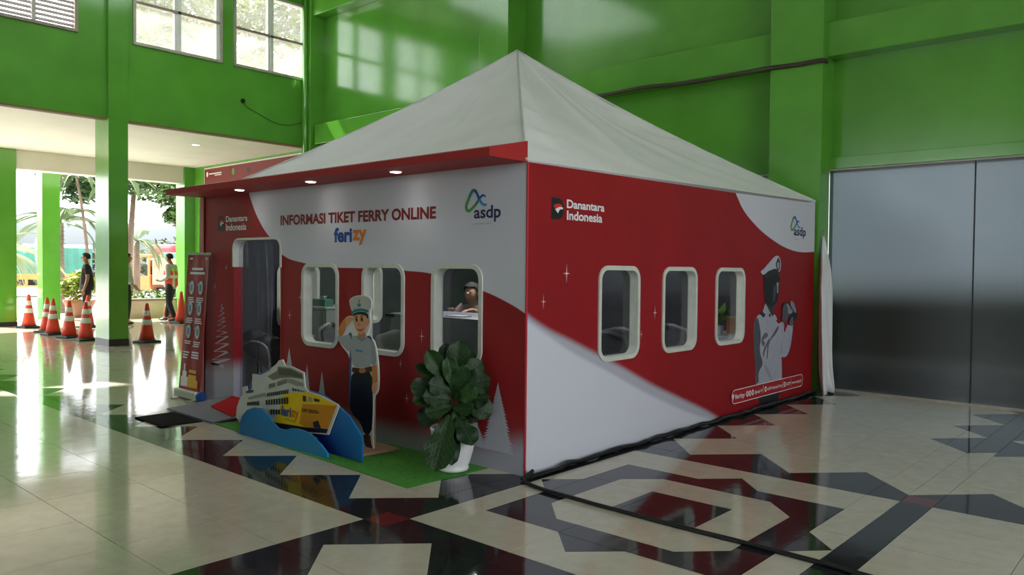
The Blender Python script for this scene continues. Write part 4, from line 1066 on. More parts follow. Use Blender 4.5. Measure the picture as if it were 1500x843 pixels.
# red mat lies along the slope
sl = lambda y_: .022 + (y_ + .61) / .60 * .078
pts = [(-3.80, -.345), (-3.22, -.44), (-3.13, -.02), (-3.98, -.02)]
wedge(pts, [sl(p[1]) + .008 for p in pts], mat('red_mat', (.42, .012, .014), .95, .15, 40, spec=.1), 'red_mat', 'red mat lying on the grey ramp at the booth doorway', .007)
pts = [(-4.02, -.985), (-3.42, -1.005), (-3.40, -.63), (-4.02, -.62)]
wedge(pts, [.012] * 4, mat('black_mat', (.006, .006, .006), .95, .3, 60, spec=.1, bump=.8, bscale=200), 'black_doormat', 'black bristle doormat on the floor in front of the grey ramp', .011)

# potted fiddle-leaf fig
pot = empty('potted_fig', (-.47, -.235, .012), label='fiddle-leaf fig in a white pot on the green turf beside the booth corner', cat='plant')
bm = bmesh.new()
prof = [(.104, 0), (.112, .012), (.112, .022), (.106, .032), (.118, .06), (.138, .13), (.152, .20), (.158, .27), (.162, .285), (.166, .30), (.160, .308), (.148, .306), (.142, .27), (.14, .25)]
rings = []
for r_, z in prof:
    rings.append([bm.verts.new(((r_ + (.0022 * math.cos(28 * 2 * math.pi * k / 112) if .04 < z < .26 else 0)) * math.cos(2 * math.pi * k / 112), (r_ + (.0022 * math.cos(28 * 2 * math.pi * k / 112) if .04 < z < .26 else 0)) * math.sin(2 * math.pi * k / 112), z)) for k in range(112)])
for A, B in zip(rings, rings[1:]):
    for k in range(112): bm.faces.new((A[k], A[(k + 1) % 112], B[(k + 1) % 112], B[k]))
bm.faces.new(rings[0][::-1])
obj('pot', bm, mat('white_glazed_pot', (.78, .78, .80), .35, .02), pot, smooth=True)
bm = bmesh.new(); lathe(bm, [(.139, .25), (.139, .262)], 24); obj('soil', bm, mat('dark_soil', (.03, .02, .012), .95, .3, 60), pot)
STEM = mat('fig_stem', (.055, .035, .018), .8, .2, 30)
rightv = Vector((.7454, .6666, 0)); towv = Vector((.6662, -.7453, 0))
zpm = 827.0; ax = 272.0; by = 782.0
def q3(px, py, w): return rightv * ((px - ax) / zpm) + Vector((0, 0, (by - py) / zpm)) + towv * w
bm = bmesh.new()
tube(bm, [q3(280, 560, 0), q3(276, 470, .0), q3(262, 380, .01), q3(268, 300, 0), q3(282, 200, -.01), q3(285, 120, -.02)], .013, 8, .007)
tube(bm, [q3(276, 480, 0), q3(250, 420, .02), q3(240, 340, .03)], .009, 8, .006)
obj('stem', bm, STEM, pot, smooth=True)
LEAFM = []
for i_, c_ in enumerate(((.009, .036, .007), (.014, .052, .009), (.006, .026, .007))):
    LEAFM.append(mat('fig_leaf_%d' % i_, (*c_, 1), .42, .30, 7, bump=.25, bscale=22, spec=.35))
for m_ in LEAFM:
    n, l = m_.node_tree.nodes, m_.node_tree.links; p = n['Principled BSDF']; src = p.inputs['Base Color'].links[0].from_socket
    tc = n.new('ShaderNodeTexCoord'); s_ = n.new('ShaderNodeSeparateXYZ'); l.new(tc.outputs['Object'], s_.inputs[0])
    ab = n.new('ShaderNodeMath'); ab.operation = 'ABSOLUTE'; l.new(s_.outputs['X'], ab.inputs[0])
    md = n.new('ShaderNodeMath'); md.operation = 'LESS_THAN'; md.inputs[1].default_value = .014; l.new(ab.outputs[0], md.inputs[0])
    vv = n.new('ShaderNodeMath'); vv.operation = 'MULTIPLY_ADD'; vv.inputs[1].default_value = -.75; l.new(ab.outputs[0], vv.inputs[0]); l.new(s_.outputs['Y'], vv.inputs[2])
    pp = n.new('ShaderNodeMath'); pp.operation = 'PINGPONG'; pp.inputs[1].default_value = .055; l.new(vv.outputs[0], pp.inputs[0])
    lt = n.new('ShaderNodeMath'); lt.operation = 'LESS_THAN'; lt.inputs[1].default_value = .0055; l.new(pp.outputs[0], lt.inputs[0])
    mxm = n.new('ShaderNodeMath'); mxm.operation = 'MAXIMUM'; l.new(md.outputs[0], mxm.inputs[0]); l.new(lt.outputs[0], mxm.inputs[1])
    sc_ = n.new('ShaderNodeMath'); sc_.operation = 'MULTIPLY'; sc_.inputs[1].default_value = .45; l.new(mxm.outputs[0], sc_.inputs[0])
    mx = n.new('ShaderNodeMix'); mx.data_type = 'RGBA'; l.new(sc_.outputs[0], mx.inputs['Factor']); l.new(src, mx.inputs['A']); mx.inputs['B'].default_value = (.06, .12, .03, 1); l.new(mx.outputs['Result'], p.inputs['Base Color'])
def leaf_mesh(seed, fold, wav, m):
    rd = random.Random(seed); bm = bmesh.new(); nu, nv = 8, 14; g_ = []
    for j in range(nv + 1):
        t = j / nv
        w = .5 * (math.sin(math.pi * min(1, t * .93 + .04)) ** .62) * (.42 + .70 * t ** 1.1) * (1 - .18 * math.exp(-((t - .38) / .12) ** 2))
        if j == nv: w *= .35
        row = []
        for i in range(nu + 1):
            s = -1 + 2 * i / nu
            z = fold * abs(s) * w * 1.1 + wav * 1.6 * math.sin(t * 17 + seed + (2.2 if s > 0 else 0)) * s * s + .02 * math.cos(t * 40) * abs(s) * (1 - abs(s)) * 2 - .20 * t * t + .012 * (abs(s) < .2) * -1
            row.append(bm.verts.new((s * w, t, z)))
        g_.append(row)
    for A, B in zip(g_, g_[1:]):
        for i in range(nu): bm.faces.new((A[i], A[i + 1], B[i + 1], B[i]))
    me = bpy.data.meshes.new('leaf'); bm.to_mesh(me); bm.free(); me.materials.append(m)
    for p in me.polygons: p.use_smooth = True
    return me
LM = [leaf_mesh(1, .25, .035, LEAFM[0]), leaf_mesh(2, .45, .05, LEAFM[1]), leaf_mesh(3, .12, .06, LEAFM[2]), leaf_mesh(4, .6, .03, LEAFM[0])]
leaves = [  # base px, tip px, depth base, depth tip, width(m), mesh, roll
    ((272, 275), (302, 38), .0, .02, .165, 0, .1), ((268, 285), (128, 92), .02, .06, .14, 1, -.5), ((285, 280), (425, 150), .0, -.04, .15, 0, .4), ((290, 300), (468, 235), .02, .02, .19, 2, .3),
    ((300, 350), (488, 430), .03, .05, .17, 0, .2), ((262, 290), (62, 175), .0, .0, .085, 3, -.8), ((258, 310), (38, 280), .03, .05, .15, 2, -.3), ((255, 335), (52, 362), .02, .06, .12, 1, -.6),
    ((255, 395), (66, 490), .0, -.02, .17, 2, -.2), ((258, 440), (188, 690), .13, .31, .225, 0, -.1), ((262, 445), (285, 670), .10, .28, .12, 2, .3), ((295, 450), (392, 570), .10, .24, .155, 2, .3),
    ((285, 330), (245, 130), .03, .08, .12, 1, .2), ((300, 380), (465, 335), .02, .06, .15, 2, .4), ((290, 290), (360, 95), -.03, -.08, .15, 2, .1), ((270, 340), (330, 180), .04, .09, .12, 0, .0),
    ((260, 360), (120, 330), .05, .12, .14, 0, -.4), ((300, 400), (430, 470), -.02, -.08, .16, 2, .2), ((270, 380), (180, 460), -.03, -.10, .16, 2, -.2), ((280, 420), (360, 560), -.02, -.12, .16, 2, .1),
    ((270, 300), (190, 190), -.03, -.10, .15, 2, -.1), ((280, 310), (400, 220), -.04, -.14, .16, 2, .0), ((275, 350), (310, 300), .05, .13, .13, 1, .2), ((270, 410), (380, 400), .05, .12, .13, 0, .5),
    ((265, 400), (130, 420), .04, .12, .15, 0, -.3), ((280, 300), (400, 330), .05, .13, .15, 1, .3), ((265, 310), (150, 260), .04, .11, .14, 2, -.2), ((280, 260), (360, 190), .03, .06, .14, 0, .2), ((285, 420), (440, 400), .0, .0, .17, 2, .1), ((280, 420), (330, 520), .06, .16, .13, 1, .1), ((270, 300), (215, 60), -.02, -.05, .14, 2, -.1)]
for (b_, t_, db, dt, w_, mi, rl) in leaves:
    B = q3(b_[0], b_[1], db); T_ = q3(t_[0], t_[1], dt); T_ = B + (T_ - B) * 1.08; d = T_ - B; L_ = d.length; yv = d.normalized()
    nrm = (towv * .85 + Vector((0, 0, .45)) + rightv * rl * .7); nrm = (nrm - yv * nrm.dot(yv)).normalized(); xv = yv.cross(nrm).normalized()
    ws = w_ / .80
    o = obj('leaf', LM[mi], None, pot)
    o.matrix_local = Matrix(((xv.x * ws, yv.x * L_, nrm.x * L_ * .45, B.x), (xv.y * ws, yv.y * L_, nrm.y * L_ * .45, B.y), (xv.z * ws, yv.z * L_, nrm.z * L_ * .45, B.z), (0, 0, 0, 1)))

# ferry and wave display
fer = empty('ferry_display', (0, 0, 0), label='cut-out of a white and yellow ferry between two blue wave boards on the green turf', cat='display')
def board(name, pts, pl, at, th, m, parent, sm=1, close=True, **kw):
    p = smoothpoly(pts, sm) if sm else pts
    bm = bmesh.new(); plate(bm, p, pl, at, th); return obj(name, bm, m, parent, **kw)
fb = board('ferry_board', D['f_board'] + [(-2.72, .02)] if False else D['f_board'], 'y', -.58, .012, C('ferry_white', 205, 205, 200), fer, 0)
obj('ferry_foot', box(-2.6, -1.7, -.568, -.562, .014, .16), BLACK, fer)
fy = C('ferry_yellow', 235, 200, 20); fo = C('ferry_orange', 205, 135, 25); fg = C('ferry_grey', 120, 120, 112); fdk = C('ferry_dark_glass', 45, 42, 38); fnv = C('ferry_hull_navy', 25, 22, 50)
lay = [(D['f_hull'], fnv, 0), (D['f_yellow'], fy, 0), (D['f_bow'], fo, 0), (D['f_bowedge'], C('ferry_white', 205, 205, 200), 0), (D['f_deckshade'], fg, 0), (D['f_bridgewin'], C('ferry_bridge', 90, 90, 80), 0), (D['f_deck2'], C('ferry_mid', 150, 150, 140), 0), (D['f_window2a'], fg, 0), (D['f_window2b'], fg, 0), (D['f_stern'], C('ferry_stern', 70, 72, 66), 0), (D['f_rail'], C('ferry_mid', 150, 150, 140), 0),
       (D['f_bowwin0'], fdk, 0), (D['f_bowwin1'], C('ferry_pale_glass', 150, 150, 140), 0), (D['f_bowwin2'], fdk, 0), (D['f_hatch'], fnv, 0)]
print_obj('ferry_print', lay, 'y', -.5805, fb, .0004)
bm = bmesh.new()
for r_ in D['f_rows']: flat(bm, r_, 'y', -.5875)
obj('printed_windows', bm, fdk, fb)
(a, z0), (b, z1), _ = D['f_text']
text('lettering', 'feri', 'y', -.588, a, a + (b - a) * .56, z0 - .075, z0 + .008, P_BLUE, fb, bold=.03, skew=.004)
text('lettering', 'zy', 'y', -.588, a + (b - a) * .57, b, z0 - .092, z0 - .012, P_ORANGE, fb, bold=.03, full=True)
(a, z0), (b, z1) = D['f_text2']; text('lettering', 'KMP SEBUKU', 'y', -.588, a, b, z0 - .028, z0, C('ferry_brown_text', 95, 55, 15), fb, bold=.03, skew=.012)
(a, z0), (b, z1) = D['f_small']; text('lettering', 'Tiket Ferry Online', 'y', -.588, a, b, z0 - .010, z0 + .002, C('ferry_brown_text', 95, 55, 15), fb, bold=.02)
def wave_mat(name, c1, c2, x0, x1, z0, z1):
    m = bpy.data.materials.new(name); m.use_nodes = True; n, l = m.node_tree.nodes, m.node_tree.links; p = n['Principled BSDF']; p.inputs['Roughness'].default_value = .3
    tc = n.new('ShaderNodeTexCoord'); s = n.new('ShaderNodeSeparateXYZ'); l.new(tc.outputs['Object'], s.inputs[0])
    ma = n.new('ShaderNodeMapRange'); ma.inputs['From Min'].default_value = x0; ma.inputs['From Max'].default_value = x1; l.new(s.outputs['X'], ma.inputs['Value'])
    mb = n.new('ShaderNodeMapRange'); mb.inputs['From Min'].default_value = z0; mb.inputs['From Max'].default_value = z1; l.new(s.outputs['Z'], mb.inputs['Value'])
    ad = n.new('ShaderNodeMath'); ad.operation = 'ADD'; l.new(ma.outputs[0], ad.inputs[0]); l.new(mb.outputs[0], ad.inputs[1])
    r = n.new('ShaderNodeValToRGB'); r.color_ramp.elements[0].position = .15; r.color_ramp.elements[0].color = c1; r.color_ramp.elements[1].position = .95; r.color_ramp.elements[1].color = c2
    hf = n.new('ShaderNodeMath'); hf.operation = 'MULTIPLY'; hf.inputs[1].default_value = .7; l.new(ad.outputs[0], hf.inputs[0])
    l.new(hf.outputs[0], r.inputs['Fac']); l.new(r.outputs['Color'], p.inputs['Base Color'])
    return m
bwp = [(p[0], max(.012, p[1])) for p in D['f_back']] + [(-2.7, .012)]
obj('back_wave', (lambda b_: (plate(b_, bwp, 'y', -.56, .014), b_)[1])(bmesh.new()), wave_mat('back_wave_print', srgb(26, 30, 120), srgb(25, 120, 190), -1.6, -1.02, .0, .45), fer)
fw = [p for p in smoothpoly(D['f_front'], 1)]
fwp = D['f_front'][:-1] + [(-1.345, .012), (-1.36, .002), (-2.74, .002)]
obj('front_wave', (lambda b_: (plate(b_, fwp, 'y', -.66, .016), b_)[1])(bmesh.new()), wave_mat('front_wave_print', srgb(20, 105, 165), srgb(45, 145, 205), -2.7, -1.3, 0, .45), fer)
obj('spacer', box(-2.2, -1.9, -.644, -.58, .012, .05), BLACK, fer)

# saluting sailor cut-out
sl_ = empty('sailor_cutout', (0, 0, 0), label='cardboard cut-out of a saluting sailor in white cap and dark trousers', cat='cutout')
bdp = smoothpoly(D['s_board'], 1)
sb = obj('figure_board', (lambda b_: (plate(b_, bdp, 'y', -.28, .010), b_)[1])(bmesh.new()), C('cutout_white_edge', 225, 225, 225), sl_)
sk = C('sailor_skin', 225, 160, 125); so = C('sailor_sleeve_orange', 205, 130, 70); sg_ = C('sailor_shirt_grey', 165, 170, 175); st = C('sailor_teal', 40, 130, 140); sn = C('sailor_navy', 20, 24, 42); shr = C('sailor_hair', 35, 22, 16); scp = C('sailor_cap', 190, 185, 180); sbl = C('sailor_cape', 40, 85, 135); sbr = C('sailor_brown', 80, 42, 28); sdk = C('sailor_dark', 18, 12, 10); sgold = C('sailor_gold', 175, 125, 70)
lay = [('cape', sbl, 1), ('cape2', sbl, 1), ('trousers', sn, 1), ('shoe', sbr, 1), ('shirt', sg_, 1), ('arm', C('sailor_arm', 150, 155, 162), 1), ('armband', so, 0), ('hand', sk, 1), ('belt', sbr, 0), ('buckle', sgold, 1), ('neck', C('sailor_neck', 190, 125, 95), 1), ('collar', C('sailor_collar', 130, 135, 142), 0), ('hair', shr, 1), ('ear', sk, 1), ('face', sk, 2), ('cap', scp, 1), ('band', st, 0), ('anchor', st, 0), ('sleeve', sg_, 1), ('fore', so, 1), ('fist', C('sailor_fist', 215, 150, 100), 1), ('eye0', sdk, 1), ('eye1', sdk, 1), ('brow0', shr, 0), ('brow1', shr, 0), ('nose', C('sailor_nose', 205, 135, 105), 1), ('mouth', C('sailor_mouth', 150, 70, 60), 1)]
print_obj('figure_print', [(D['s_' + a], m, s) for a, m, s in lay], 'y', -.2802, sb, .0003)
(a, z0), (b, z1) = D['s_text']; text('lettering', 'ferizy', 'y', -.289, a, b, z0 - .012, z0 + .008, P_SKYB, sb, bold=.03)
fp = [(-1.52, -.45), (-1.24, -.455), (-1.20, -.12), (-1.48, -.11)]
bm = bmesh.new(); A = [bm.verts.new((p[0], p[1], .030)) for p in fp]; B = [bm.verts.new((p[0], p[1], .011)) for p in fp]
bm.faces.new(A); bm.faces.new(B[::-1])
for i in range(4): bm.faces.new((A[(i + 1) % 4], A[i], B[i], B[(i + 1) % 4]))
bmesh.ops.recalc_face_normals(bm, faces=bm.faces)
obj('wooden_foot', bm, mat('raw_board', (.36, .22, .14), .7, .15, 12, stretch=(1, 8, 1)), sl_)
obj('strut', (lambda b_: (bx(b_, -1.37, -1.33, -.27, -.25, .03, .55), b_)[1])(bmesh.new()), mat('raw_board', (.36, .22, .14)), sl_)

# roll-up banner at the left end of the booth
rb = empty('rollup_banner', (-4.66, -.14, 0), label='red roll-up banner with round white icons, left of the booth doorway', cat='banner')
BR = mat('banner_red', srgb(150, 34, 44), .5, .05, 3)
bw0, bw1 = -.265, .215
bm = bmesh.new(); N = 16; cols = []
for i in range(N + 1):
    t = i / N; z = .10 + t * 1.47
    cols.append([bm.verts.new((bw0 + (bw1 - bw0) * k / 8 + .075 * t, .075 * t + .004 * math.sin(k * 1.6 + t * 5), z)) for k in range(9)])
for A, B in zip(cols, cols[1:]):
    for k in range(8): bm.faces.new((A[k], A[k + 1], B[k + 1], B[k]))
sh = obj('banner_sheet', bm, BR, rb, smooth=True)
bm = bmesh.new(); bx(bm, bw0 - .03, bw1 + .01, -.05, .05, .012, .105, 0, .02); obj('base', bm, mat('brushed_silver', (.6, .6, .6), .3, .05, metal=.7), rb)
bm = bmesh.new(); tube(bm, [(bw1 + .005, 0, .058), (bw1 + .05, 0, .058)], .052, 20); obj('end_cap', bm, C('blue_cap', 30, 75, 150), rb)
for xx in (-.2, .14): obj('foot', box(xx, xx + .05, -.12, .1, .002, .014), ALU, rb)
bm = bmesh.new(); bx(bm, bw0 + .07, bw1 + .08, .068, .085, 1.565, 1.59); obj('top_rail', bm, mat('brushed_silver', (.6, .6, .6)), rb)
def bp(u, z): # banner local: u across 0..1, z up
    t = (z - .10) / 1.47; return (bw0 + (bw1 - bw0) * u + .075 * t, .075 * t - .008, z)
def bquad(bm, u0, u1, z0, z1, mi=0, off=0.0):
    v = [bm.verts.new(Vector(bp(u, z)) + Vector((0, -off, 0))) for u, z in ((u0, z0), (u1, z0), (u1, z1), (u0, z1))]
    bm.faces.new(v).material_index = mi
bm = bmesh.new(); rd = random.Random(5)
for row, zc in enumerate((1.21, .985, .735)):
    for uc in (.30, .72):
        v = []
        for k in range(18):
            a = 2 * math.pi * k / 18; v.append(bm.verts.new(bp(uc + .105 * math.cos(a), zc + .075 * math.sin(a))))
        bm.faces.new(v).material_index = 1
        bquad(bm, uc - .05, uc + .05, zc - .035, zc + .035, 2, .002)
        bquad(bm, uc - .16, uc - .07, zc + .02, zc + .055, 2, .003)
        for q in range(rd.choice((2, 3))): bquad(bm, uc - .17 + rd.uniform(0, .04), uc + .17 - rd.uniform(0, .06), zc - .115 - q * .022, zc - .103 - q * .022, 0)
for q, (u0, u1, z) in enumerate(((.25, .78, 1.40), (.18, .86, 1.355), (.12, .26, 1.515), (.86, .94, 1.515))): bquad(bm, u0, u1, z, z + (.026 if q < 2 else .02), 0)
for q in range(3):
    bquad(bm, .12, .42 - .05 * q, .50 - q * .03, .514 - q * .03, 0); bquad(bm, .52, .85, .505 - q * .028, .521 - q * .028, 0)
obj('banner_icons', bm, [P_WHITE, C('icon_pale_blue', 195, 205, 212), C('icon_blue', 110, 140, 170)], sh)
bm = bmesh.new()
bquad(bm, .10, .45, .13, .24, 1); bquad(bm, .16, .36, .24, .30, 1); bquad(bm, .22, .28, .30, .38, 1); bquad(bm, .42, .90, .13, .22, 0, .001); bquad(bm, .45, .82, .22, .27, 0, .001); bquad(bm, .47, .80, .29, .325, 0, .001); bquad(bm, .05, .96, .105, .135, 2, .002)
obj('banner_ferry', bm, [C('banner_yellow', 225, 175, 40), P_WHITE, C('banner_red2', 175, 60, 60)], sh)

# black tarpaulin roll and floor cable along the long side
bm = bmesh.new(); rd = random.Random(11)
pts = []
for i in range(40):
    t = i / 39; pts.append((.044 + .010 * math.sin(i * 1.3) + (.03 if i < 4 else 0), -.10 + 5.3 * t, .021 + .005 * math.sin(i * 2.1)))
tube(bm, spline(pts, 3), .021, 7)
for v in bm.verts:
    k = noise.noise(Vector((v.co.x * 14, v.co.y * 7, v.co.z * 14))); v.co.x += k * .018; v.co.z = max(.002, v.co.z + k * .016)
tag(obj('tarpaulin_edge', bm, mat('black_tarpaulin', (.012, .012, .014), .22, .2, 20, bump=.4, bscale=30), smooth=True), 'crumpled black plastic sheet tucked along the foot of the long red side wall', 'tarpaulin')
bm = bmesh.new()
tube(bm, spline([(.06, .02, .05), (.08, -.07, .03), (.11, -.13, .016), (.32, -.185, .014), (.64, -.205, .014), (.81, -.215, .014), (1.36, -.225, .014), (1.71, -.22, .014), (2.12, -.225, .014), (2.5, -.25, .014), (3.2, -.26, .014), (5.0, -.25, .014)], 5), .013, 8)
tag(obj('floor_cable', bm, mat('black_rubber_cable', (.010, .010, .011), .5, .2), smooth=True), 'black cable running from the booth corner across the patterned floor', 'cable')

# white cloth hanging off the far end of the booth
dp = empty('cloth_drape', (.06, 5.31, 0), label='gathered white cloth hanging off the booth end by the green pillar', cat='cloth')
bm = bmesh.new(); N, Mz = 22, 18; g_ = []
for j in range(Mz + 1):
    t = j / Mz; z = 1.88 - t * 1.875
    w = .03 + .15 * min(1, t * 3) + .10 * max(0, t - .80) * 4 * t
    row = []
    for i in range(N + 1):
        f = i / N; d_ = (f - .5) * 2
        row.append(bm.verts.new((.02 + .035 * math.sin(f * 21 + t * 1.2) * min(1, t * 5) + .05 * max(0, t - .85) * 6 * (math.sin(f * 12) * .5 + .5) + .07 * t, d_ * w * .9 + .02 * math.sin(t * 6) + .01, max(.004, z + (.02 * math.sin(f * 15) if t > .9 else 0)))))
    g_.append(row)
for A, B in zip(g_, g_[1:]):
    for i in range(N): bm.faces.new((A[i], A[i + 1], B[i + 1], B[i]))
o = obj('cloth', bm, mat('white_drape_cloth', (.70, .70, .72), .8, .05, 5), dp, smooth=True)
o.modifiers.new('thickness', 'SOLIDIFY').thickness = .006
bm = bmesh.new(); tube(bm, [(.02, .0, 1.86), (.03, .02, 1.91), (.02, .03, 1.95)], .008, 6); obj('tie', bm, mat('tan_string', (.35, .25, .10), .8), dp)

# ------------------------------------------------------------------ inside the booth
CH_W = mat('pale_chair_shell', (.42, .42, .40), .45, .05)
CH_G = mat('grey_chair_pad', (.10, .10, .12), .8, .15, 30)
CHROME = mat('chrome', (.6, .6, .6), .15, .03, metal=1.0)
def chair(loc, rz, label, group, shell=CH_W, pad=CH_G):
    t = empty('visitor_chair', loc, rz, label, 'chair', group)
    bm = bmesh.new(); nu, nv = 10, 10; g_ = []
    def surf(off):
        g_ = []
        for j in range(nv + 1):
            s = j / nv
            row = []
            for i in range(nu + 1):
                a = -1 + 2 * i / nu
                hw = .235 * (1 - .18 * max(0, s - .55) ** 2 * 4)
                if s > .86: hw *= math.sqrt(max(.06, 1 - ((s - .86) / .145) ** 2))
                row.append(((-.20 - .10 * s - off) + .035 * a * a, a * hw, .46 + .44 * s))
            g_.append(row)
        return g_
    for off, nm, m, sc_ in ((0, 'seat_back', pad, .90), (.022, 'back_shell', shell, 1.0)):
        bm = bmesh.new(); G_ = [[bm.verts.new((p[0], p[1] * sc_, .46 + (p[2] - .46) * (sc_ * .5 + .5))) for p in r] for r in surf(off)]
        for A, B in zip(G_, G_[1:]):
            for i in range(nu): bm.faces.new((A[i], A[i + 1], B[i + 1], B[i]))
        ex = bmesh.ops.extrude_face_region(bm, geom=bm.faces[:])
        for v in [q for q in ex['geom'] if isinstance(q, bmesh.types.BMVert)]: v.co.x += .016
        bmesh.ops.recalc_face_normals(bm, faces=bm.faces)
        obj(nm, bm, m, t, smooth=True)
    obj('seat', box(-.22, .24, -.23, .23, .42, .47, .02), pad, t)
    for sx, sy in ((-.18, -.19), (-.18, .19), (.20, -.19), (.20, .19)):
        bm = bmesh.new(); tube(bm, [(sx, sy, .43), (sx * 1.1, sy * 1.05, .002)], .012, 8); obj('leg', bm, CHROME, t)
    return t
chair((-.42, 1.42, 0), R(-70), 'grey padded chair nearest the first long-side window of the booth', 'chairs inside the booth')
chair((-.62, 1.92, 0), R(-75), 'grey padded chair behind the first one at the long-side window', 'chairs inside the booth')
chair((-.58, 2.72, 0), R(-80), 'grey padded chair seen through the middle long-side window', 'chairs inside the booth')
chair((-1.30, .50, 0), R(90), 'pale chair with its back to the front window beside the potted fig', 'chairs inside the booth')
chair((-2.72, .58, 0), R(20), 'pale chair seen through the front window behind the sailor cut-out', 'chairs inside the booth')
chair((-2.08, .50, 0), R(160), 'pale chair at the edge of the middle front window', 'chairs inside the booth')
chair((-3.42, .80, 0), R(200), 'pale chair in front of the white cabinet', 'chairs inside the booth')
# table with grey cloth
tb = empty('meeting_table', (-1.85, 1.28, 0), label='table covered in shiny grey cloth inside the booth', cat='table')
CLOTH = mat('grey_satin_cloth', (.25, .25, .29), .32, .1, 5)
bm = bmesh.new(); N = 72
hx, hy = .84, .38
top_, hem = [], []
for k in range(N):
    a = 2 * math.pi * k / N; ca_, sa_ = math.cos(a), math.sin(a); m_ = 1 / max(abs(ca_) ** 6 + abs(sa_) ** 6, 1e-9) ** (1 / 6)
    x_, y_ = ca_ * m_ * hx, sa_ * m_ * hy; top_.append(bm.verts.new((x_, y_, .99)))
    f_ = 1 + .05 * math.sin(k * 1.9) + .03; hem.append(bm.verts.new((x_ * f_ + .01, y_ * f_, .04)))
bm.faces.new(top_)
for k in range(N): bm.faces.new((hem[k], hem[(k + 1) % N], top_[(k + 1) % N], top_[k]))
obj('tablecloth', bm, CLOTH, tb, smooth=False)
obj('tabletop', box(-.82, .82, -.36, .36, .955, .985), BLACK, tb)
for sx in (-.77, .77):
    for sy in (-.3, .3): obj('leg', box(sx - .02, sx + .02, sy - .02, sy + .02, 0, .955), BLACK, tb)
tag(obj('paper_sheets', box(-1.92, -1.70, 1.05, 1.18, .992, .998), P_WHITE), 'white paper sheets on the grey cloth of the booth table', 'paper')
# cabinet
cb_ = empty('white_cabinet', (-4.10, 1.15, 0), label='white cabinet standing behind the first front window of the booth', cat='cabinet')
obj('body', box(-.45, .40, -.22, .22, .0, .985, .006), C('cabinet_grey_white', 150, 155, 150, .5), cb_)
obj('top', box(-.47, .42, -.24, .24, .985, 1.005, .004), C('cabinet_top', 175, 180, 175, .4), cb_)
for xx in (-.44, -.02):
    d_ = obj('door', box(xx, xx + .40, -.238, -.222, .05, .96, .003), C('cabinet_grey_white', 150, 155, 150), cb_); obj('knob', (lambda b_: (tube(b_, [(xx + .34, -.24, .6), (xx + .34, -.262, .6)], .012, 10), b_)[1])(bmesh.new()), BLACK, d_)
tp = empty('tissue_box', (-3.98, 1.08, 1.005), label='white and green tissue box on the cabinet', cat='box')
obj('carton', box(-.12, .12, -.06, .06, 0, .08, .006), C('tissue_green', 60, 120, 105), tp)
bm = bmesh.new()
for k in range(9):
    a = k * .7; bm.faces.new([bm.verts.new(p) for p in ((.05 * math.cos(a), .02 * math.sin(a), .075), (.09 * math.cos(a + .4), .04 * math.sin(a), .12), (.03 * math.cos(a + .8), .03 * math.sin(a + .8), .11))])
obj('tissue', bm, P_WHITE, tp)
wb = empty('waste_bin', (-3.14, .27, .0), label='pale waste bin under the first front window inside the booth', cat='bin')
bm = bmesh.new(); lathe(bm, [(.09, 0), (.11, .76), (.105, .76)], 20); obj('bucket', bm, C('bin_cream', 190, 188, 170), wb)
bm = bmesh.new(); lathe(bm, [(.113, .75), (.113, .77)], 20); obj('rim', bm, C('bin_cream', 190, 188, 170), wb)
# side table with blue-white cloth, small plant and orange box
stb = empty('side_table', (-.70, 4.45, 0), label='small table under a pale blue cloth at the third long-side window', cat='table')
obj('tablecloth', box(-.42, .38, -.45, .45, .02, .70, .015), C('pale_blue_cloth', 165, 175, 195, .6), stb)
obj('tabletop', box(-.40, .36, -.43, .43, .701, .712), P_WHITE, stb)
ob = empty('carton_box', (-.66, 4.56, .713), R(20), 'orange-brown carton standing on the pale blue table', 'box')
obj('carton', box(-.09, .09, -.05, .05, 0, .19, .003), C('carton_orange', 190, 120, 70, .6), ob); obj('flap', box(-.09, .09, -.05, .05, .19, .197), C('carton_light', 205, 150, 100, .6), ob)
hp = empty('small_potted_plant', (-.72, 4.28, .713), label='small green potted plant on the pale blue table', cat='plant')
bm = bmesh.new(); lathe(bm, [(.045, 0), (.06, .10), (.055, .10)], 16); obj('pot', bm, P_WHITE, hp)
lm = bpy.data.meshes.new('leaf'); lm.from_pydata([(0, 0, 0), (.04, .07, .01), (0, .17, -.01), (-.04, .07, .01)], [], [(0, 1, 2), (0, 2, 3)]); lm.materials.append(C('lime_leaf', 105, 150, 40, .4)); rd = random.Random(3)
for k in range(22):
    o = obj('leaf', lm, None, hp); o.location = (rd.uniform(-.03, .03), rd.uniform(-.03, .03), .10 + rd.uniform(0, .09)); o.rotation_euler = (rd.uniform(.1, 1.2), rd.uniform(-.3, .3), k * 2.4); o.scale = (rd.uniform(.8, 1.3),) * 3
# black draped chair just inside the doorway
oc = empty('black_office_chair', (-4.17, .40, 0), R(40), 'black rounded chair with curved chrome arms just inside the booth doorway', 'chair')
bm = bmesh.new()
for j, (z, w_, x_) in enumerate(((.40, .20, .0), (.48, .24, .0), (.62, .25, -.05), (.74, .235, -.09), (.84, .19, -.11), (.89, .11, -.115))): pass
me = skin([(0, 0, .46), (-.06, 0, .62), (-.10, 0, .78), (.18, 0, .46)], [(0, 1), (1, 2), (0, 3)], [(.2, .2), (.19, .17), (.16, .10), (.2, .12)], 2); obj('padded_shell', me, BLACK, oc, smooth=True)
for sy in (-.25, .25):
    bm = bmesh.new(); tube(bm, spline([(-.1, sy, .62), (.02, sy * 1.08, .66), (.16, sy * 1.05, .60), (.2, sy, .40), (.12, sy * .9, .18), (.2, sy, .012)], 5), .014, 8); obj('arm', bm, CHROME, oc, smooth=True)
bm = bmesh.new(); tube(bm, [(0, 0, .02), (0, 0, .4)], .03, 10); obj('stem', bm, CHROME, oc)
